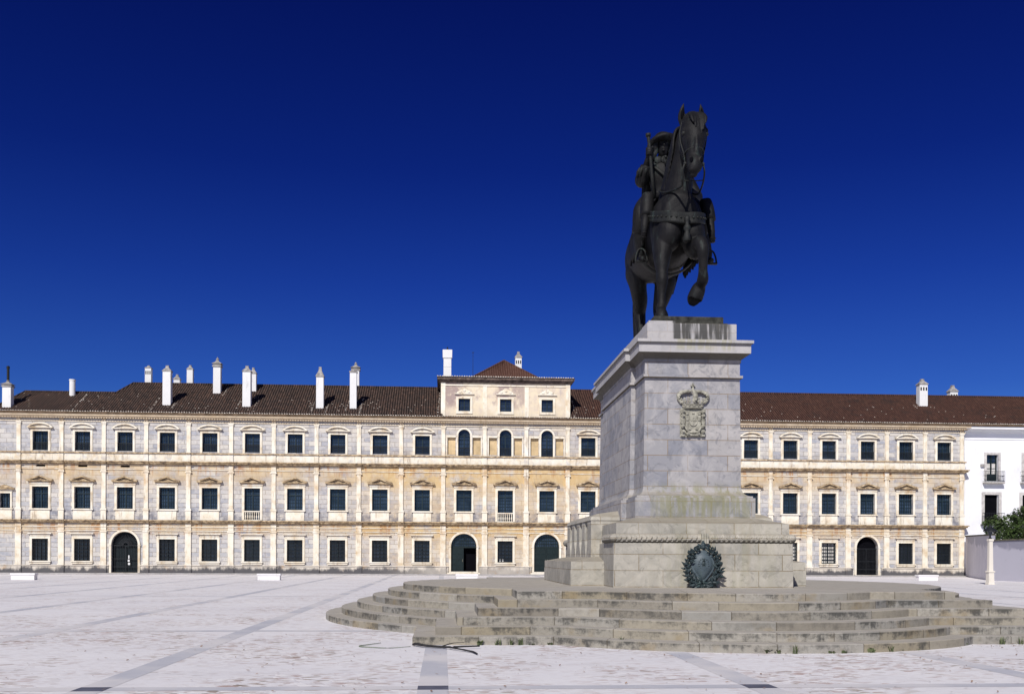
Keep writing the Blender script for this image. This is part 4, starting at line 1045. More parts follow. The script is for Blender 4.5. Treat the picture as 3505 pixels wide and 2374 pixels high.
# front and rear base blocks
for s_, nm in ((1, 'front_block'), (-1, 'rear_block')):
    Yf = lambda y: y if s_ > 0 else 2*MC-y
    m = MB()
    def ringb(h, yf, z): return [(MX-h, Yf(yf), z), (MX+h, Yf(yf), z), (MX+h, Yf(26.9), z), (MX-h, Yf(26.9), z)]
    m.loft([ringb(2.255, 24.15, RZ*6-.05), ringb(2.24, 24.17, 2.07)]); m.loft([ringb(2.18, 24.23, 2.07), ringb(2.17, 24.236, 2.555), ringb(1.5, 25.02, 2.735)])
    fb = m.build(nm, BASE, MO)
    # laurel moulding: half-round with overlapping leaf scales
    path = [(MX-2.22, Yf(25.55)), (MX-2.22, Yf(24.21)), (MX+2.22, Yf(24.21)), (MX+2.22, Yf(25.55))]
    g_ = MB(); g_.smooth = True
    for (a, b_, nx, ny) in ((path[0], path[1], -1, 0), (path[1], path[2], 0, -s_), (path[2], path[3], 1, 0)):
        L = math.hypot(b_[0]-a[0], b_[1]-a[1]); nseg = int(L/.017); rings = []
        ext = .1
        for i in range(nseg+1):
            t = i/nseg; x = a[0]+(b_[0]-a[0])*t; y = a[1]+(b_[1]-a[1])*t; ring = []
            u = (abs(x-MX) if ny else abs(y-25.5))
            for q in range(13):
                an_ = -pi/2+pi*q/12
                row = (q*3/12); ph = (u/.125+.5*(int(row) % 2)+.35*math.sin(an_)) % 1
                rr_ = .092+.034*(1-ph)
                ring.append((x+nx*rr_*math.cos(an_), y+ny*rr_*math.cos(an_), 2.185+.115*math.sin(an_)))
            rings.append(ring)
        g_.loft(rings, cap=True, closed=False)
    for cx in (MX-2.22, MX+2.22): g_.ball((cx, Yf(24.21), 2.185), (.12, .12, .115))
    g_.smooth = False
    for q in (-.06, 0, .06): g_.box(MX+q-.025, MX+q+.025, min(Yf(24.03), Yf(24.2)), max(Yf(24.03), Yf(24.2)), 2.06, 2.31)
    g_.build('laurel_moulding', BASE, fb)
# low side wings
m = MB()
hw = 3.12
m.loft([[(MX-hw, 25.6, z), (MX+hw, 25.6, z), (MX+hw, 2*MC-25.6, z), (MX-hw, 2*MC-25.6, z)] for z in (RZ*6-.05, 1.385)])
hw -= .012
def rw(h, y, z): return [(MX-h, y, z), (MX+h, y, z), (MX+h, 2*MC-y, z), (MX-h, 2*MC-y, z)]
m.loft([rw(hw, 25.612, 1.385), rw(hw, 25.612, 1.60), rw(2.40, 26.3, 1.73)])
m.build('side_wing', BASE, MO)
# fluted side blocks
m = MB()
for sg in (-1, 1):
    ny, nz = 240, 28; y0, y1, z0, z1 = 26.42, 31.48, 1.66, 2.70; b = len(m.v)
    for j in range(nz+1):
        z = z0+(z1-z0)*j/nz
        for i in range(ny+1):
            y = y0+(y1-y0)*i/ny; fl = 0
            t = (y-y0-.42)/1.08
            if 0 <= t < 4:
                u = (t % 1-.5)*2          # -1..1 inside a flute
                wd = .50*min(1, max(0.0, (z-z0-.02)/.46))
                if wd > .01 and abs(u) < wd: fl = .20*(1-abs(u/wd)**1.5)*min(1, wd/.40)
            m.v.append((MX+sg*(2.47-fl), y, z))
    for j in range(nz):
        for i in range(ny): m.face((b+j*(ny+1)+i, b+j*(ny+1)+i+1, b+(j+1)*(ny+1)+i+1, b+(j+1)*(ny+1)+i))
m.loft([rw(2.47, 26.42, 1.6), rw(2.47, 26.42, 2.70)]) if False else None
for yy in (26.42, 31.48): m.poly([(MX-2.47, yy, 1.6), (MX+2.47, yy, 1.6), (MX+2.47, yy, 2.7), (MX-2.47, yy, 2.7)])
m.loft([rw(2.49, 26.40, 2.70), rw(2.46, 26.43, 2.79), rw(2.28, 26.6, 2.88), rw(1.62, 26.75, 2.98)])
m.build('fluted_block', BASE, MO)

# ------------------------------------------------------------------ carved coat of arms (relief on the shaft front)
ys = 25.345
ca = MB(); ca.smooth = False
def disc(mb, cx, cz, r, y0, y1, n=14, sx_=1, sz_=1): mb.prism([(cx+sx_*r*math.cos(2*pi*k/n), cz+sz_*r*math.sin(2*pi*k/n)) for k in range(n)], y0, y1)
ca.box(MX-.33, MX+.33, ys-.03, ys+.03, 4.82, 5.56)
for sg in (-1, 1):
    for cz, r in ((5.47, .062), (5.36, .05), (5.10, .055), (4.95, .058)):
        for q, (rr_, dd) in enumerate(((r, .10), (r*.62, .13), (r*.28, .155))): disc(ca, MX+sg*.265, cz, rr_, ys-dd, ys, 14)
    ca.box(MX+sg*.265-.05, MX+sg*.265+.05, ys-.085, ys, 5.16, 5.32); ca.box(MX+sg*.265-.05, MX+sg*.265+.05, ys-.085, ys, 4.84, 4.93)
    ca.tube([(MX+sg*.21, ys-.08, 5.08), (MX+sg*.15, ys-.1, 4.98), (MX+sg*.1, ys-.1, 4.92)], [.02, .028, .02], 8)
    disc(ca, MX+sg*.13, 4.895, .05, ys-.11, ys); disc(ca, MX+sg*.13, 4.895, .026, ys-.135, ys)
ca.box(MX-.12, MX+.12, ys-.08, ys, 4.85, 4.90)
CO = ca.build('coat_of_arms', CARVE, MO)
sh = MB(); sh.prism([(MX-.20, 5.50), (MX-.20, 5.12)] + [(MX-.20*math.cos(t), 5.12-.20*math.sin(t)) for t in [pi*k/14 for k in range(1, 14)]] + [(MX+.20, 5.12), (MX+.20, 5.50)], ys-.075, ys)
sh.prism([(MX-.10, 5.37), (MX-.10, 5.20)] + [(MX-.10*math.cos(t), 5.20-.10*math.sin(t)) for t in [pi*k/10 for k in range(1, 10)]] + [(MX+.10, 5.20), (MX+.10, 5.37)], ys-.105, ys-.07)
for dx, dz in ((0, 5.32), (-.06, 5.245), (0, 5.245), (.06, 5.245), (0, 5.16)): disc(sh, MX+dx, dz, .022, ys-.12, ys-.1, 8)
for dx, dz in ((-.155, 5.27), (.155, 5.27), (-.155, 5.42), (.155, 5.42), (0, 5.44), (-.09, 5.03), (.09, 5.03)):
    sh.box(MX+dx-.032, MX+dx+.032, ys-.10, ys-.07, dz-.025, dz+.02)
    for q in (-.024, 0, .024): sh.box(MX+dx+q-.008, MX+dx+q+.008, ys-.10, ys-.07, dz+.021, dz+.038)
sh.build('shield', CARVE, CO)
cw = MB()
def halfring(mb, cz0, cz1, r0, r1, yr, n=14, th_=0):
    mb.loft([[(MX+r*math.cos(pi+pi*k/n), ys+.01+yr*(r/r0)*math.sin(pi+pi*k/n), z) for k in range(n+1)] + [(MX, ys+.01, z)] for r, z in ((r0, cz0), (r0*1.04, cz0+.02), (r1, cz1))])
halfring(cw, 5.56, 5.66, .245, .275, .16)
halfring(cw, 5.555, 5.58, .262, .262, .175); halfring(cw, 5.645, 5.67, .29, .29, .19)
for k in range(7):
    t = pi+pi*(k+.5)/7; cw.ball((MX+.268*math.cos(t), ys+.17*math.sin(t), 5.613), (.035 if k % 2 else .02, .025, .022), 8, 6)
for k in range(9):
    t = pi+pi*k/8; x, y = MX+.30*math.cos(t), ys+.17*math.sin(t)
    cw.ball((x, y, 5.72), (.035, .03, .045), 8, 6); cw.ball((x+.03*math.cos(t), y-.01, 5.79), (.022, .02, .03), 8, 6)
for sg in (-1, 1):
    pts = [(MX+sg*.30, ys-.04, 5.70), (MX+sg*.385, ys-.05, 5.83), (MX+sg*.355, ys-.06, 5.93), (MX+sg*.22, ys-.07, 5.985), (MX+sg*.05, ys-.07, 6.0)]
    cw.tube(pts, [(.045, .04), (.05, .04), (.05, .04), (.04, .04), (.03, .04)], 8, Vector((0, 0, 1)), sub=4)
    for q in range(5): t = q/4; cw.ball((MX+sg*(.37-.25*t*t), ys-.09, 5.82+.16*math.sin(t*1.5)), .028, 8, 6)
cw.tube([(MX, ys-.17, 5.70), (MX+.03, ys-.20, 5.84), (MX+.02, ys-.15, 5.96), (MX, ys-.07, 6.01)], [(.06, .035), (.065, .035), (.055, .035), (.04, .03)], 8, sub=4)
for z in (5.76, 5.85, 5.93): cw.ball((MX+.03, ys-.225+.04*(z > 5.9), z), (.035, .025, .03), 8, 6)
cw.ball((MX, ys-.04, 6.05), (.04, .035, .04), 8, 6); cw.box(MX-.015, MX+.015, ys-.05, ys, 6.08, 6.21); cw.box(MX-.055, MX+.055, ys-.05, ys, 6.13, 6.16)
cw.build('crown', CARVE, CO)

# ------------------------------------------------------------------ bronze wreath
WRX, WRY = 6.345, 24.06
WR = empty('bronze_wreath', (WRX, WRY, RZ*6)); tag(WR, 'blue green bronze wreath of leaves around a domed oval shield against the pedestal foot', 'wreath')
def wleaf(mb, c, d, nrm, L, wd):
    d = d.normalized(); s_ = d.cross(nrm).normalized(); n2 = s_.cross(d)
    P = [c, c+d*L*.3+s_*wd+n2*.012, c+d*L*.62+s_*wd*.75+n2*.02, c+d*L+n2*.004, c+d*L*.62-s_*wd*.75+n2*.02, c+d*L*.3-s_*wd+n2*.012, c+d*L*.45+n2*.05]
    b = len(mb.v); mb.v += [tuple(p) for p in P]
    for i in range(6): mb.face((b+i, b+(i+1) % 6, b+6))
lm = MB(); rnd = random.Random(9)
wc = Vector((WRX, WRY, 1.50))
for sg in (-1, 1):
    for q in range(15):
        t = q/14; a = -pi/2+sg*.12+sg*t*2.62
        c = wc+Vector((.385*math.cos(a)*(1.0+.0*t), -.10, .47*math.sin(a)+.0))
        tang = Vector((-sg*-math.sin(a)*-1*.385, 0, 0))
        tdir = Vector((-math.sin(a)*.385*sg, 0, math.cos(a)*.47*sg)).normalized()
        out = Vector((math.cos(a), 0, math.sin(a)))
        sc_ = 1.15-.45*t
        for k in range(9):
            off = rnd.uniform(-.07, .07)*sc_
            dd = (tdir*rnd.uniform(.4, 1.0)+out*rnd.uniform(-1.0, 1.1)+Vector((0, rnd.uniform(-.7, .1), 0)))
            wleaf(lm, c+out*off+Vector((0, rnd.uniform(-.06, .04), 0)), dd, Vector((rnd.uniform(-.4, .4), -1, rnd.uniform(-.2, .5))).normalized(), .15*sc_*rnd.uniform(.8, 1.25), .036*sc_)
        lm.ball(c, (.045*sc_, .05, .045*sc_), 8, 6)
for k in range(26):      # foot and top sprigs
    top = k >= 16; a = rnd.uniform(-.9, .9) if top else rnd.uniform(-1.3, 1.3)
    c = wc+(Vector((rnd.uniform(-.05, .05), -.08, .44)) if top else Vector((rnd.uniform(-.25, .25), -.1, -.43)))
    dd = Vector((math.sin(a), rnd.uniform(-.5, 0), math.cos(a))) if top else Vector((math.sin(a), rnd.uniform(-.5, 0), -math.cos(a)*.5+rnd.uniform(-.2, .6)))
    wleaf(lm, c, dd, Vector((0, -1, .2)).normalized(), .16 if top else .14, .04)
for q in (0, 1, 2): lm.ball(wc+Vector((0, -.1, .47+.05*q)), (.075-.018*q, .06, .06), 8, 6)
for sg in (-1, 1): lm.tube([(WRX+sg*.02, WRY-.1, 1.99), (WRX+sg*.10, WRY-.11, 1.95), (WRX+sg*.17, WRY-.09, 1.87)], [.03, .04, .02], 8); lm.tube([(WRX+sg*.06, WRY-.1, 1.06), (WRX+sg*.2, WRY-.1, 1.0), (WRX+sg*.33, WRY-.1, 1.02)], [.025, .025, .02], 6)
lm.build('leaf_garland', PATINA, WR, recalc=False)
sm_ = MB(); sm_.smooth = True
def shield_ring(f, d):
    out = []
    for k in range(36):
        t = 2*pi*k/36; x = math.sin(t); z = math.cos(t)
        zz = z*.33 if z > 0 else z*(.30+.10*(abs(z)**3))
        out.append((WRX+.275*x*f*(1 if z > -.3 else 1-.35*((-z-.3)/.7)**2*1.0), WRY-d, 1.535+zz*f*1.02))
    return out
sm_.loft([shield_ring(1.08, .05), shield_ring(1.08, .10), shield_ring(.97, .115), shield_ring(.90, .105), shield_ring(.86, .12), shield_ring(.6, .165), shield_ring(.3, .185), shield_ring(.05, .19)])
SHO = sm_.build('shield', SHIELDM, WR)
em = MB(); c = Vector((WRX, WRY-.18, 1.56))
for k in range(14): t = 2*pi*k/14; em.ball(c+Vector((.115*math.cos(t), .015, .125*math.sin(t))), (.026, .018, .022), 8, 6)
em.ball(c, (.05, .03, .06), 10, 8); em.ball(c+Vector((0, -.01, .09)), (.03, .025, .03), 8, 6)
for k in range(5): t = pi*(1.15+.7*k/4); em.ball(c+Vector((.135*math.cos(t), .015, .02+.15*math.sin(t))), (.035, .012, .014), 8, 6)
for k in range(6): t = 2*pi*k/6; em.ball(c+Vector((.065*math.cos(t), .005, .065*math.sin(t))), (.02, .018, .02), 8, 6)
em.build('shield_emblem', PATINA, SHO)


# ------------------------------------------------------------------ equestrian statue
SX, SY, SZ = 6.42, 29.0, 8.05
ST = empty('equestrian_statue', (SX, SY, SZ)); tag(ST, 'dark bronze equestrian statue of a rider in a broad hat holding a long baton', 'statue')
def L(p): return (SX+p[0], SY+p[1], SZ+p[2])
def stube(mb, st, n=20, sub=5, ref=Vector((1, 0, 0))):   # stations (x, y, z, r_side, r_other)
    mb.tube([L(q[:3]) for q in st], [(q[3], q[4] if len(q) > 4 else q[3]) for q in st], n, ref, sub)
def fuse(mb, name, mat, parent, voxel, smooth=4, fac=.5):
    tmp = mb.build(name, mat, None)
    r_ = tmp.modifiers.new('r', 'REMESH'); r_.mode = 'VOXEL'; r_.voxel_size = voxel; r_.use_smooth_shade = True
    s_ = tmp.modifiers.new('s', 'SMOOTH'); s_.iterations = smooth; s_.factor = fac
    dg = bpy.context.evaluated_depsgraph_get(); me = bpy.data.meshes.new_from_object(tmp.evaluated_get(dg)); me.name = name
    old = tmp.data; bpy.data.objects.remove(tmp); bpy.data.meshes.remove(old)
    off = Vector((0, 0, 0)); p = parent
    while p is not None: off += Vector(p.location); p = p.parent
    me.transform(Matrix.Translation(-off))
    me.materials.clear(); me.materials.append(mat)
    me.polygons.foreach_set('use_smooth', [True]*len(me.polygons))
    o = bpy.data.objects.new(name, me); COL.objects.link(o); o.parent = parent; return o
m = MB(); m.sq(SX, MC, [(.93, MC-25.8, 7.85), (.93, MC-25.8, 8.03), (.91, MC-25.82, 8.05)]); m.sq(SX, MC, [(1.0, MC-25.65, 7.782), (1.0, MC-25.65, 7.848)]); m.build('base_slab', BLACKB, ST)

h = MB()
# trunk
stube(h, [(-.06, -2.60, 2.72, .25, .3), (-.06, -2.50, 2.74, .48, .60), (-.05, -2.2, 2.82, .58, .88), (-.02, -1.6, 2.88, .64, 1.0), (0, -.8, 2.88, .76, .96), (0, .2, 2.86, .82, .93), (0, 1.1, 2.95, .78, .86), (0, 1.9, 3.08, .72, .80), (0, 2.45, 3.08, .60, .68), (0, 2.85, 3.0, .36, .44), (0, 2.95, 2.98, .15, .2)], 28, 5)
for sg in (-1, 1):
    h.ball(L((-.06+sg*.31, -2.52, 2.40)), (.34, .42, .50), 18, 12)       # chest muscles
    h.ball(L((-.04+sg*.44, -1.95, 2.75)), (.28, .55, .72), 18, 12)       # shoulders
    h.ball(L((sg*.33, 1.95, 3.05)), (.40, .85, .78), 18, 12)             # haunches
# neck and head
stube(h, [(-.02, -1.40, 3.12, .48, .85), (-.01, -1.72, 3.55, .42, .74), (.03, -1.92, 4.0, .37, .60), (.07, -2.10, 4.45, .33, .50), (.11, -2.32, 4.85, .29, .44), (.16, -2.55, 5.2, .25, .36), (.17, -2.66, 5.43, .15, .2)], 22, 5)
stube(h, [(.18, -2.56, 5.44, .16, .18), (.175, -2.74, 5.30, .27, .30), (.165, -2.92, 5.08, .325, .36), (.15, -3.04, 4.84, .355, .39), (.135, -3.14, 4.58, .30, .37), (.115, -3.26, 4.32, .235, .28), (.085, -3.40, 4.06, .205, .225), (.065, -3.50, 3.88, .215, .21), (.045, -3.54, 3.74, .185, .18), (.03, -3.53, 3.64, .11, .11)], 20, 5)
for sg in (-1, 1):
    h.ball(L((.155+sg*.19, -2.90, 4.62)), (.15, .24, .34), 14, 10)       # jowl
    h.ball(L((.155+sg*.27, -3.14, 4.90)), (.10, .13, .085), 12, 8)       # brow
    h.ball(L((.07+sg*.125, -3.63, 3.94)), (.075, .08, .105), 12, 8)      # nostril rim
    # ears, leaf-shaped, pricked
    ex = .17+sg*.245
    stube(h, [(ex-sg*.05, -2.66, 5.25, .10, .07), (ex+sg*.015, -2.70, 5.42, .105, .075), (ex+sg*.02, -2.74, 5.56, .085, .06), (ex+sg*.0, -2.77, 5.69, .05, .04), (ex-sg*.025, -2.79, 5.80, .010, .010)], 12, 4)
h.ball(L((.03, -3.60, 3.70)), (.15, .10, .07), 14, 8); h.ball(L((.03, -3.50, 3.60)), (.11, .10, .07), 12, 8)
stube(h, [(.15, -3.35, 4.95, .05, .05), (.12, -3.50, 4.5, .055, .05), (.085, -3.60, 4.15, .06, .05)], 10, 4)   # nasal bone
# near fore leg, standing
stube(h, [(-.42, -2.0, 2.85, .30, .55), (-.48, -2.25, 2.30, .31, .46), (-.54, -2.45, 1.92, .26, .34), (-.575, -2.56, 1.6, .205, .26), (-.59, -2.63, 1.30, .155, .185), (-.595, -2.69, 1.10, .162, .185), (-.60, -2.67, .93, .140, .155), (-.605, -2.66, .72, .108, .13), (-.61, -2.67, .48, .108, .13), (-.625, -2.69, .33, .138, .16), (-.635, -2.76, .22, .12, .135)], 16, 5)
stube(h, [(-.635, -2.78, .22, .13, .14), (-.645, -2.84, .14, .165, .185), (-.65, -2.87, .04, .19, .215), (-.65, -2.87, 0.0, .19, .215)], 16, 3)
# raised fore leg
stube(h, [(.38, -2.0, 2.8, .30, .5), (.36, -2.35, 2.22, .31, .42), (.32, -2.72, 1.95, .27, .30), (.30, -3.02, 1.93, .225, .235), (.30, -3.24, 1.92, .195, .195), (.31, -3.36, 1.78, .17, .18)], 16, 5)
stube(h, [(.305, -3.26, 1.94, .17, .17), (.325, -3.38, 1.72, .165, .175), (.345, -3.34, 1.45, .128, .135), (.36, -3.27, 1.2, .120, .13), (.385, -3.19, 1.06, .142, .155), (.395, -3.09, .97, .150, .16), (.38, -2.97, .89, .125, .135)], 16, 5)
stube(h, [(.38, -2.98, .91, .14, .14), (.35, -2.90, .83, .185, .18), (.30, -2.84, .68, .205, .21), (.255, -2.80, .55, .205, .21), (.25, -2.80, .53, .17, .18)], 16, 3)
# hind legs
stube(h, [(-.34, 2.1, 3.0, .34, .70), (-.40, 1.85, 2.55, .34, .58), (-.36, 1.85, 2.15, .27, .42), (-.24, 2.12, 1.78, .24, .30), (-.20, 2.38, 1.48, .20, .24), (-.18, 2.36, 1.22, .175, .20), (-.18, 2.22, .85, .145, .16), (-.18, 2.10, .50, .145, .16), (-.18, 2.05, .36, .15, .165), (-.18, 1.97, .22, .13, .14)], 16, 5)
stube(h, [(-.18, 1.96, .23, .13, .14), (-.18, 1.88, .13, .165, .19), (-.18, 1.85, 0, .185, .22)], 16, 3)
stube(h, [(.36, 2.0, 3.0, .34, .66), (.44, 1.55, 2.5, .34, .52), (.40, 1.40, 2.12, .32, .42), (.34, 1.55, 1.75, .26, .30), (.30, 1.74, 1.46, .20, .24), (.28, 1.66, 1.2, .17, .19), (.28, 1.42, .82, .12, .15), (.27, 1.26, .48, .125, .15), (.26, 1.2, .36, .13, .15), (.26, 1.12, .22, .115, .13)], 16, 5)
stube(h, [(.26, 1.11, .23, .12, .13), (.26, 1.03, .13, .155, .18), (.26, 1.0, 0, .17, .20)], 16, 3)
HORSE = fuse(h, 'horse', BRONZE, ST, .026, 4)
# tail, mane, forelock
t = MB(); stube(t, [(0, 2.85, 3.55, .10, .10), (0, 3.08, 3.45, .13, .13), (-.02, 3.16, 3.0, .17, .16), (-.05, 3.15, 2.3, .21, .17), (-.09, 3.05, 1.6, .21, .16), (-.13, 2.95, 1.0, .15, .12), (-.16, 2.88, .55, .05, .05)], 14, 5)
rnd = random.Random(2)
for k in range(9):
    dx = rnd.uniform(-.13, .13); stube(t, [(dx*.4, 3.2, 3.3, .03), (-.04+dx, 3.28, 2.5, .05), (-.08+dx*1.3, 3.18, 1.6, .045), (-.14+dx, 3.0, .6+rnd.uniform(-.15, .2), .012)], 6, 4)
fuse(t, 'tail', BRONZE, HORSE, .026, 2)
t = MB(); rnd = random.Random(5)
for k in range(16):
    f = k/15; y0 = -2.35+1.0*f; z0 = 5.38-1.45*f; x0 = .13-.17*f
    ln = .75+.5*f+rnd.uniform(-.05, .1)
    stube(t, [(x0+.02, y0+.22-.1*f, z0+.06, .05, .06), (x0-.24, y0+.10, z0-.08, .055, .08), (x0-.34-.04*f, y0+.05, z0-.40*ln, .05, .09), (x0-.37-.08*f, y0+.02, z0-.75*ln, .04, .075), (x0-.37-.10*f, y0+.0, z0-ln, .012, .02)], 8, 4)
fuse(t, 'mane', BRONZE, HORSE, .024, 2)
t = MB()
for dx, ln, ex in ((-.12, .40, -.05), (-.05, .52, -.03), (.02, .66, .0), (.08, .70, .04), (.13, .58, .07), (.18, .42, .1)):
    stube(t, [(.17+dx*.7, -2.72, 5.46, .055, .05), (.17+dx*1.0, -3.06, 5.40, .06, .05), (.17+dx*1.1+ex*.3, -3.32, 5.40-ln*.5, .055, .05), (.165+dx*.75+ex*.6, -3.45, 5.40-ln*1.0, .02, .02)], 8, 4)
fuse(t, 'forelock', BRONZE, HORSE, .02, 1)
for sg in (-1, 1):
    e = MB(); e.smooth = True; e.ball(L((.15+sg*.30, -3.20, 4.80)), (.066, .07, .058), 12, 8); e.build('eye', STRAP, HORSE)
    e = MB(); e.smooth = True; e.ball(L((.07+sg*.135, -3.695, 3.925)), (.046, .034, .07), 10, 8); e.build('nostril', DARK, HORSE)
    e = MB(); e.smooth = True; ex = .17+sg*.25; e.tube([L((ex, -2.775, 5.38)), L((ex+sg*.015, -2.80, 5.50)), L((ex-sg*.005, -2.805, 5.66))], [(.045, .02), (.05, .02), (.012, .01)], 8, sub=3); e.build('inner_ear', DARK, HORSE)
# bridle and reins
b = MB(); b.smooth = True
def hd(u): return None
nb = [(.115+.25*math.cos(t_), -3.22-.30*math.sin(t_)*1.05, 4.26+.05*math.sin(t_)) for t_ in [pi*k/10-.15 for k in range(11)] + [pi+.3]]
b.tube([L(p) for p in nb], [.024]*len(nb), 8, sub=2)
for sg in (-1, 1):
    b.tube([L(p) for p in ((.165+sg*.27, -2.85, 5.28), (.155+sg*.355, -2.98, 4.95), (.14+sg*.335, -3.04, 4.62), (.12+sg*.262, -3.18, 4.27), (.07+sg*.235, -3.40, 3.93))], [.02]*5, 8, sub=4)
    b.tube([L(p) for p in ((.165+sg*.30, -2.86, 5.16), (.15+sg*.31, -2.72, 4.75), (.13+sg*.2, -2.78, 4.32), (.12, -2.9, 4.22))], [.018]*4, 8, sub=3)
    b.ball(L((.07+sg*.235, -3.42, 3.92)), .05, 10, 8)
bt = [(.165-.30, -2.98, 5.18), (.165-.15, -3.26, 5.16), (.165, -3.31, 5.15), (.165+.15, -3.26, 5.16), (.165+.30, -2.98, 5.18)]
b.tube([L(p) for p in bt], [.022]*5, 8, sub=4)
b.tube([L(p) for p in ((-.17, -3.42, 3.92), (-.225, -3.42, 3.76), (-.21, -3.32, 3.56), (-.17, -3.10, 3.47), (-.28, -2.7, 3.50), (-.43, -2.15, 3.62), (-.43, -1.6, 3.88), (.1, -1.15, 4.15))], [.03]*8, 8, sub=5)
b.tube([L(p) for p in ((.31, -3.42, 3.92), (.36, -3.38, 3.72), (.38, -3.1, 3.5), (.44, -2.4, 3.52), (.45, -1.6, 3.85), (.3, -1.2, 4.15))], [.024]*6, 8, sub=5)
b.tube([L(p) for p in ((-.20, -3.28, 3.54), (.05, -3.30, 3.52), (.38, -3.22, 3.58))], [.013]*3, 6, sub=3)
b.build('bridle_and_reins', STRAP, HORSE)
# studded breast band with tassel
def band_pts(off=0.0):
    P = [(-.74, -1.2, 3.30), (-.77, -1.70, 3.12), (-.76, -2.20, 2.94), (-.66, -2.62, 2.80), (-.40, -2.94, 2.70), (-.06, -2.96, 2.66), (.26, -2.95, 2.68), (.52, -2.66, 2.76), (.62, -2.20, 2.90), (.68, -1.70, 3.08), (.70, -1.2, 3.26)]
    return spline([Vector(p) for p in P], [(1, 1)]*len(P), 6)[0]
bp = band_pts(); c = MB(); rings = []
for i, p in enumerate(bp):
    t_ = (bp[min(i+1, len(bp)-1)]-bp[max(i-1, 0)]); n_ = Vector((t_.y, -t_.x, 0)).normalized()
    rings.append([Vector(L(p+n_*a+Vector((0, 0, z)))) for a, z in ((-.10, .14), (.035, .15), (.055, .12), (.045, .0), (.055, -.12), (.035, -.15), (-.10, -.14))])
c.loft(rings)
for i in range(0, len(bp), 2):
    p = bp[i]; t_ = (bp[min(i+1, len(bp)-1)]-bp[max(i-1, 0)]); n_ = Vector((t_.y, -t_.x, 0)).normalized(); c.ball(L(p+n_*.055), .032, 8, 6)
c.build('breast_band', STRAP, HORSE)
c = MB(); c.smooth = True
c.lathe(SX-.02, SY-3.08, [(SX*0+r, SZ+z) for r, z in ((.03, 2.70), (.085, 2.62), (.05, 2.54), (.05, 2.46), (.09, 2.40), (.10, 2.34), (.055, 2.27), (.07, 2.24), (.085, 2.18), (.115, 2.02), (.10, 2.0))], 14)
c.build('tassel', STRAP, HORSE)
# saddle cloth, girth, saddle
for sg in (-1, 1):
    c = MB(); rings = []
    for i in range(13):
        y = -1.05+1.75*i/12; ring = []
        for q in range(11):
            a_ = q/10; z = 3.85-(1.62 if sg > 0 else 1.30)*a_-(.16 if q == 10 and i % 2 else 0)
            x = .42+.43*math.sin(min(1, a_*1.8)*pi/2)-.03*a_+.018*math.sin(i*2.2+q)
            ring.append(L((sg*x, y, z)))
        rings.append(ring)
    c.smooth = True; c.loft(rings, cap=False, closed=False)
    o = c.build('saddle_cloth', BRONZE, HORSE); md = o.modifiers.new('thick', 'SOLIDIFY'); md.thickness = .05; md.offset = 0
c = MB(); gp = [(.93*math.cos(t_), -.55, 2.86+1.03*math.sin(t_)) for t_ in [pi+pi*k/16 for k in range(17)]]
c.tube([L(p) for p in gp], [(.14, .035)]*17, 8, Vector((0, 1, 0)), 2); c.build('girth', STRAP, HORSE)
sd = MB(); stube(sd, [(0, -1.12, 4.10, .22, .10), (0, -1.0, 3.98, .40, .16), (0, -.5, 3.90, .52, .16), (0, .1, 3.92, .52, .18), (0, .42, 4.10, .40, .14), (0, .52, 4.25, .25, .08)], 16, 4); sd.build('saddle', BRONZE, HORSE)
for sg, a_, b_, c_, d_ in ((-1, (-.80, -1.75, 3.74), (-.88, -1.92, 3.02), (-.92, -1.98, 3.0), (-.96, -2.04, 2.44)), (1, (.82, -1.75, 3.62), (.89, -1.92, 2.97), (.90, -1.98, 2.95), (.95, -2.04, 2.34))):
    c = MB(); c.smooth = True
    mid = tuple((u+v)/2 for u, v in zip(a_, b_)); midc = tuple((u+v)/2 for u, v in zip(c_, d_))
    c.tube([L(p) for p in (a_, (a_[0], a_[1], a_[2]-.06), mid, b_)], [(.10, .10), (.16, .17), (.185, .2), (.175, .2)], 14, sub=3)
    c.tube([L(p) for p in (b_, c_, midc, d_)], [.11, .112, .098, .075], 12)
    c.ball(L(midc), (.108, .108, .03), 12, 6); c.ball(L((d_[0], d_[1], d_[2]+.1)), (.095, .095, .03), 12, 6)
    c.build('pistol_holster', BRONZE, HORSE)

# rider
r_ = MB()
stube(r_, [(0, -.30, 3.92, .42, .36), (-.01, -.32, 4.15, .43, .36), (-.02, -.36, 4.40, .40, .33), (-.04, -.40, 4.70, .47, .36), (-.06, -.40, 4.96, .50, .34), (-.08, -.40, 5.12, .40, .27), (-.09, -.42, 5.24, .20, .19), (-.10, -.44, 5.38, .13, .14)], 22, 5)
stube(r_, [(-.10, -.46, 5.30, .12, .14), (-.115, -.55, 5.36, .14, .15), (-.12, -.55, 5.46, .175, .20), (-.12, -.53, 5.58, .185, .22), (-.12, -.50, 5.70, .165, .2), (-.12, -.48, 5.78, .08, .1)], 18, 4)
for x, y, z, q in ((-.13, -.765, 5.52, (.035, .05, .055)), (-.13, -.735, 5.425, (.065, .04, .02)), (-.13, -.72, 5.365, (.05, .05, .04)), (-.20, -.715, 5.50, (.045, .03, .04)), (-.05, -.715, 5.50, (.045, .03, .04)), (-.205, -.72, 5.60, (.06, .04, .025)), (-.045, -.72, 5.60, (.06, .04, .025)), (-.30, -.50, 5.5, (.03, .05, .06)), (.06, -.50, 5.5, (.03, .05, .06))):
    r_.ball(L((x, y, z)), q, 12, 8)
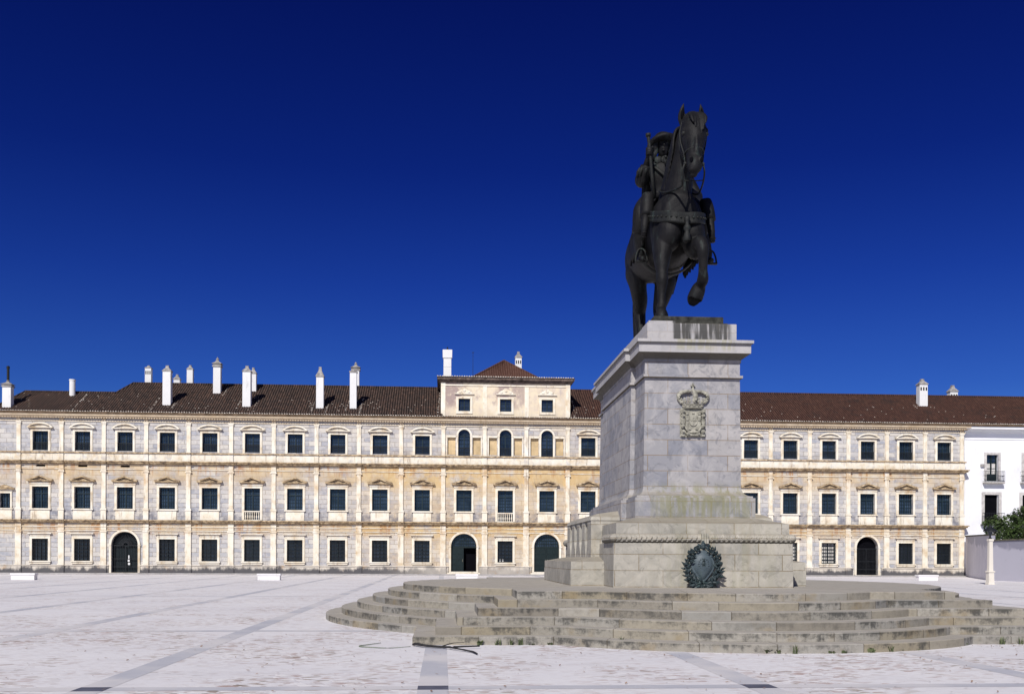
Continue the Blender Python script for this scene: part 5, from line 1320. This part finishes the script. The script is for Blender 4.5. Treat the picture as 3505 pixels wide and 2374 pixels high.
# right arm holding the baton up
stube(r_, [(-.46, -.32, 5.02, .20, .22), (-.60, -.26, 4.84, .205, .22), (-.69, -.30, 4.66, .195, .22), (-.68, -.48, 4.60, .185, .2), (-.66, -.62, 4.74, .18, .2), (-.645, -.74, 4.90, .165, .17)], 16, 5)
stube(r_, [(-.65, -.70, 4.86, .10, .10), (-.63, -.84, 5.0, .085, .09), (-.61, -.93, 5.10, .065, .085)], 12, 4)
stube(r_, [(-.62, -.90, 5.07, .075, .09), (-.60, -.95, 5.18, .10, .07), (-.595, -.97, 5.27, .095, .055)], 12, 4)     # palm
for k in range(4):                                                                                               # fingers closed round the baton
    z = 5.29-.055*k; l = (.0, .012, .008, -.01)[k]
    r_.tube([L(p) for p in ((-.665, -.955, z), (-.69, -1.02-l, z-.005), (-.64, -1.085-l, z-.012), (-.575, -1.085-l, z-.018), (-.535, -1.03, z-.02))], [.030, .030, .029, .027, .022], 9, sub=4)
r_.tube([L(p) for p in ((-.545, -.93, 5.16), (-.50, -.98, 5.22), (-.50, -1.05, 5.285), (-.545, -1.09, 5.33))], [.034, .034, .030, .022], 9, sub=4)   # thumb
# left arm to the reins
stube(r_, [(.36, -.32, 4.98, .20, .22), (.62, -.22, 4.78, .205, .22), (.84, -.22, 4.42, .20, .21), (.92, -.38, 4.15, .185, .19), (.74, -.74, 4.08, .155, .16), (.56, -.96, 4.12, .13, .13)], 16, 5)
stube(r_, [(.58, -.94, 4.11, .085, .085), (.44, -1.06, 4.15, .07, .085), (.36, -1.11, 4.17, .10, .06), (.27, -1.14, 4.18, .09, .05)], 12, 4)
for k in range(4):
    z = 4.25-.055*k; r_.tube([L(p) for p in ((.29, -1.10, z), (.20, -1.14, z), (.18, -1.21, z-.01), (.24, -1.25, z-.015), (.30, -1.23, z-.02))], [.03, .03, .028, .026, .021], 9, sub=4)
r_.tube([L(p) for p in ((.40, -1.10, 4.23), (.34, -1.17, 4.28), (.26, -1.20, 4.29))], [.034, .031, .024], 9, sub=4)
# legs in flared riding boots
for sg, kx, fx in ((-1, -.88, -.82), (1, .92, 1.16)):
    stube(r_, [(sg*.30, -.30, 4.0, .30, .34), (sg*.56, -.62, 3.84, .29, .30), (kx*.96, -1.0, 3.50, .22, .25), (kx, -1.08, 3.28, .185, .22)], 16, 5)
    stube(r_, [(kx, -1.06, 3.42, .20, .24), (kx, -1.06, 3.26, .215, .25), (kx, -1.0, 3.02, .20, .23), (kx+.0, -.95, 2.90, .175, .2)], 16, 4)
    stube(r_, [(kx, -.96, 2.95, .165, .19), ((kx+fx)/2, -.88, 2.70, .16, .19), (fx, -.80, 2.42, .115, .14), (fx, -.78, 2.26, .11, .135), (fx, -.86, 2.17, .105, .10), (fx, -1.06, 2.13, .10, .08), (fx, -1.2, 2.11, .06, .05)], 14, 4)
    r_.ball(L((kx, -.97, 2.93)), (.215, .235, .045), 16, 6)
# skirts of the coat
for sg in (-1, 1): stube(r_, [(sg*.30, -.15, 4.25, .22, .3), (sg*.52, .05, 3.95, .2, .34), (sg*.70, .15, 3.6, .14, .36), (sg*.80, .2, 3.25, .06, .3)], 14, 4)
stube(r_, [(-.1, 0.0, 5.05, .42, .14), (-.1, .12, 4.6, .50, .18), (-.08, .22, 4.1, .48, .2), (0, .35, 3.8, .4, .12)], 16, 4)   # short cape on the back
RIDER = fuse(r_, 'rider', BRONZE, ST, .017, 3)
ht = MB(); ht.smooth = True
hc = Vector((-.13, -.50, 5.66)); rings = []
for f, dz, lift in ((.20, -.035, 0), (.45, -.03, .01), (.8, -.03, .03), (1.0, -.01, .03), (1.06, .03, .03), (1.03, .08, .03), (.86, .13, .02), (.66, .155, 0), (.56, .19, 0), (.48, .245, 0), (.30, .285, 0), (.04, .295, 0)):
    rings.append([Vector(L((hc.x+.405*f*math.cos(t_), hc.y+.47*f*math.sin(t_), hc.z+dz+lift*(math.cos(2*t_)*-.9)+(.05*f*f*math.cos(t_) if f > .4 else 0)))) for t_ in [2*pi*k/30 for k in range(30)]])
ht.loft(rings); ht.build('hat', BRONZE, RIDER)
ht = MB(); ht.smooth = True
ht.tube([L(p) for p in ((.2, -.3, 5.78), (.12, -.1, 5.88), (-.1, .02, 5.88), (-.35, -.1, 5.80))], [(.09, .07), (.12, .09), (.11, .08), (.04, .03)], 10, sub=4); ht.build('hat_plume', BRONZE, RIDER)
hr = MB(); rnd = random.Random(3)
for sg in (-1, 1):
    for k in range(9):
        x = -.12+sg*(.17+.03*(k % 3)); y = -.62+.07*k
        stube(hr, [(x-sg*.03, y, 5.72, .05), (x+sg*.05, y-.02, 5.55, .07), (x+sg*.03, y+.02, 5.40, .07), (x+sg*.08, y, 5.26, .065), (x+sg*.05, y+.02, 5.14, .03)], 8, 4)
fuse(hr, 'long_curled_hair', BLACKB if False else BRONZE, RIDER, .018, 1)
co = MB(); co.smooth = True
for dx in (-.17, .0, .17): co.ball(L((-.09+dx, -.71+abs(dx)*.3, 5.10)), (.13, .06, .12), 12, 8)
co.ball(L((-.09, -.77, 5.16)), (.05, .05, .045), 10, 8)
co.tube([L(p) for p in ((-.03, -.76, 5.14), (.03, -.80, 4.98), (.05, -.79, 4.88))], [.03, .028, .012], 8); co.tube([L(p) for p in ((-.13, -.76, 5.14), (-.10, -.80, 5.0), (-.11, -.79, 4.92))], [.03, .028, .012], 8)
co.build('lace_collar', STRAP, RIDER)
co = MB(); co.smooth = True; co.tube([L(p) for p in ((-.44, -.60, 4.98), (-.30, -.76, 4.80), (-.02, -.80, 4.55), (.28, -.70, 4.32), (.42, -.45, 4.2))], [(.05, .03)]*5, 8, sub=4); co.build('sword_belt', STRAP, RIDER)
co = MB(); co.smooth = True
for k in range(8):
    t_ = 2*pi*k/8; co.tube([L((-.655+.14*math.cos(t_), -.70+.14*math.sin(t_)*.8, 4.84)), L((-.665+.19*math.cos(t_), -.66+.19*math.sin(t_)*.8, 4.74)), L((-.675+.20*math.cos(t_), -.60+.19*math.sin(t_)*.8, 4.60))], [.05, .06, .03], 8)
co.build('sleeve_cuff', STRAP, RIDER)
co = MB(); co.smooth = True; co.tube([L(p) for p in ((-.645, -1.02, 5.68), (-.64, -1.02, 5.60), (-.60, -1.02, 5.30), (-.53, -.98, 4.60), (-.44, -.94, 3.92))], [.055, .05, .048, .05, .05], 12)
co.tube([L(p) for p in ((-.65, -1.02, 5.70), (-.642, -1.02, 5.62))], [.075, .075], 12); co.build('baton', STRAP, RIDER)
for sg, fx in ((-1, -.82), (1, 1.18)):
    s_ = MB(); s_.smooth = True
    s_.tube([L(p) for p in ((fx-.17, -1.0, 2.06), (fx-.15, -.98, 2.24), (fx-.09, -.96, 2.40), (fx, -.95, 2.45), (fx+.09, -.96, 2.40), (fx+.15, -.98, 2.24), (fx+.17, -1.0, 2.06))], [.026]*7, 8, Vector((0, 1, 0)), 4)
    s_.tube([L((fx-.18, -1.0, 2.06)), L((fx+.18, -1.0, 2.06))], [(.08, .03)]*2, 8, Vector((0, 1, 0)))
    s_.tube([L(p) for p in ((fx, -.95, 2.45), (fx-sg*.04, -.9, 2.8), (fx-sg*.18, -.75, 3.3))], [(.045, .018)]*3, 8)
    s_.build('stirrup', STRAP, RIDER)
s_ = MB(); s_.smooth = True; s_.tube([L(p) for p in ((.52, -.55, 4.15), (.72, -.1, 3.6), (.78, .8, 2.75), (.68, 1.55, 1.85))], [(.035, .06), (.035, .07), (.03, .06), (.015, .03)], 10, sub=4)
s_.tube([L(p) for p in ((.50, -.62, 4.22), (.45, -.78, 4.38))], [.03, .04], 8); s_.build('sword_and_scabbard', STRAP, RIDER)

# ------------------------------------------------------------------ weeds, fallen branch, twig, litter
def weed(k, x, y, h, kind, label):
    rr = random.Random(100+k); m = MB(); tone = []
    n = 5+int(h*60)
    for q in range(n):
        a = rr.uniform(0, 2*pi); lean = rr.uniform(.15, .9); hh = h*rr.uniform(.55, 1.15); w_ = (.008 if kind == 'grass' else .02)*rr.uniform(.7, 1.3)+h*.015
        bx_, by_ = x+rr.uniform(-.05, .05)-.0, y+rr.uniform(-.03, .02)
        ux, uy = math.cos(a), math.sin(a)*.55
        p0 = Vector((bx_, by_, 0)); p1 = p0+Vector((ux*lean*hh*.35, uy*lean*hh*.35-.01, hh*.6)); p2 = p0+Vector((ux*lean*hh*.9, uy*lean*hh*.9-.02, hh*(1.0 if kind == 'grass' else .8)))
        s_ = Vector((-math.sin(a), math.cos(a), 0))*w_
        if kind == 'grass': m.poly([p0-s_, p0+s_, p1+s_*.8, p1-s_*.8]); m.poly([p1-s_*.8, p1+s_*.8, p2])
        else: m.poly([p0-s_*.3, p0+s_*.3, p1+s_*1.2, p1-s_*1.2]); m.poly([p1-s_*1.2, p1+s_*1.2, p2+s_*.3, p2-s_*.3])
        tt = rr.uniform(.1, .9); tone += [tt, min(1, tt+.1)]
    return tag(m.build('weed', WEED, None, recalc=False, attrs={'tone': tone}), label, 'weed', 'weeds growing along the foot of the lowest step')
WPOS = [(.72, 19.26, .12), (1.07, 19.27, .13), (1.32, 19.27, .14), (1.51, 19.27, .15), (1.73, 19.27, .05), (2.09, 19.27, .06), (2.64, 19.1, .09), (3.37, 18.62, .22), (3.67, 18.42, .08), (4.0, 18.25, .18), (4.25, 18.12, .11), (4.9, 17.81, .05), (5.12, 17.72, .12), (5.23, 17.67, .08), (5.51, 17.58, .14), (5.79, 17.5, .09), (6.0, 17.45, .10), (6.28, 17.42, .17), (6.98, 17.45, .06), (7.21, 17.48, .06), (7.76, 17.58, .11), (8.21, 17.74, .14), (8.46, 17.85, .06), (8.82, 18.03, .05), (9.6, 18.5, .09), (9.95, 18.75, .11), (10.3, 19.05, .07), (11.2, 19.24, .16), (11.6, 19.24, .14)]
for k, (x, y, h_) in enumerate(WPOS):
    kind = 'grass' if h_ > .12 else 'leafy'
    lab = 'spiky tuft of green grass sprouting at the foot of the lowest step' if kind == 'grass' else 'low leafy green weed sprouting at the foot of the lowest step'
    weed(k, x, y, h_, kind, lab)
m = MB(); m.smooth = True
m.tube([(-.56, 19.1, .03), (-.50, 18.98, .05), (-.33, 18.72, .045), (-.05, 18.5, .04), (.14, 18.38, .045), (.40, 18.44, .05), (.69, 18.55, .05)], [.022, .028, .024, .022, .02, .016, .014], 8, sub=3)
m.tube([(.10, 18.40, .045), (.30, 18.06, .04), (.47, 17.78, .03), (.54, 17.62, .03), (.60, 17.28, .03)], [.016, .015, .016, .017, .014], 8, sub=3)
m.tube([(-.02, 18.46, .05), (.06, 18.62, .06), (.20, 18.95, .07), (.42, 19.2, .06)], [.012, .01, .008, .005], 6, sub=3)
tag(m.build('fallen_branch', HOSE, None), 'dark forked branch lying on the paving by the corner of the lowest step', 'branch')
m = MB(); m.smooth = True
m.tube([(-1.20, 19.6, .02), (-1.40, 19.25, .02), (-1.57, 18.95, .015), (-1.35, 18.72, .015), (-.97, 18.55, .015), (-.60, 18.8, .02)], [.006, .009, .011, .009, .008, .005], 6, sub=4)
tag(m.build('twig', m_plain('dry_green_twig', (.20, .23, .17), .8, .1), None), 'thin bent twig lying on the cobbles left of the branch', 'twig')
rr = random.Random(77); m = MB(); tone = []
for k in range(1100):
    if k < 420: x, y = rr.gauss(12.2, .9), rr.gauss(18.6, .7)
    elif k < 600: x, y = rr.uniform(-6, 12), rr.uniform(11, 19)
    else: x, y = rr.uniform(-12, 13), 12+10*rr.random()**.8
    a = rr.uniform(0, 6.28); s_ = rr.uniform(.015, .04); u = Vector((math.cos(a), math.sin(a), rr.uniform(-.1, .35)))*s_; v_ = Vector((-math.sin(a), math.cos(a), rr.uniform(-.1, .3)))*s_*.45
    if step_r(1, math.atan2(y-MY, x-MX) % (2*pi)) > math.hypot(x-MX, y-MY)-.06: continue
    p = Vector((x, y, .02)); m.poly([p-u, p-v_, p+u, p+v_]); tone.append(rr.random())
tag(m.build('leaf_litter', LITTER, None, recalc=False, attrs={'tone': tone}), 'scattered dry brown leaves lying on the pale cobbles', 'leaves', kind='stuff')
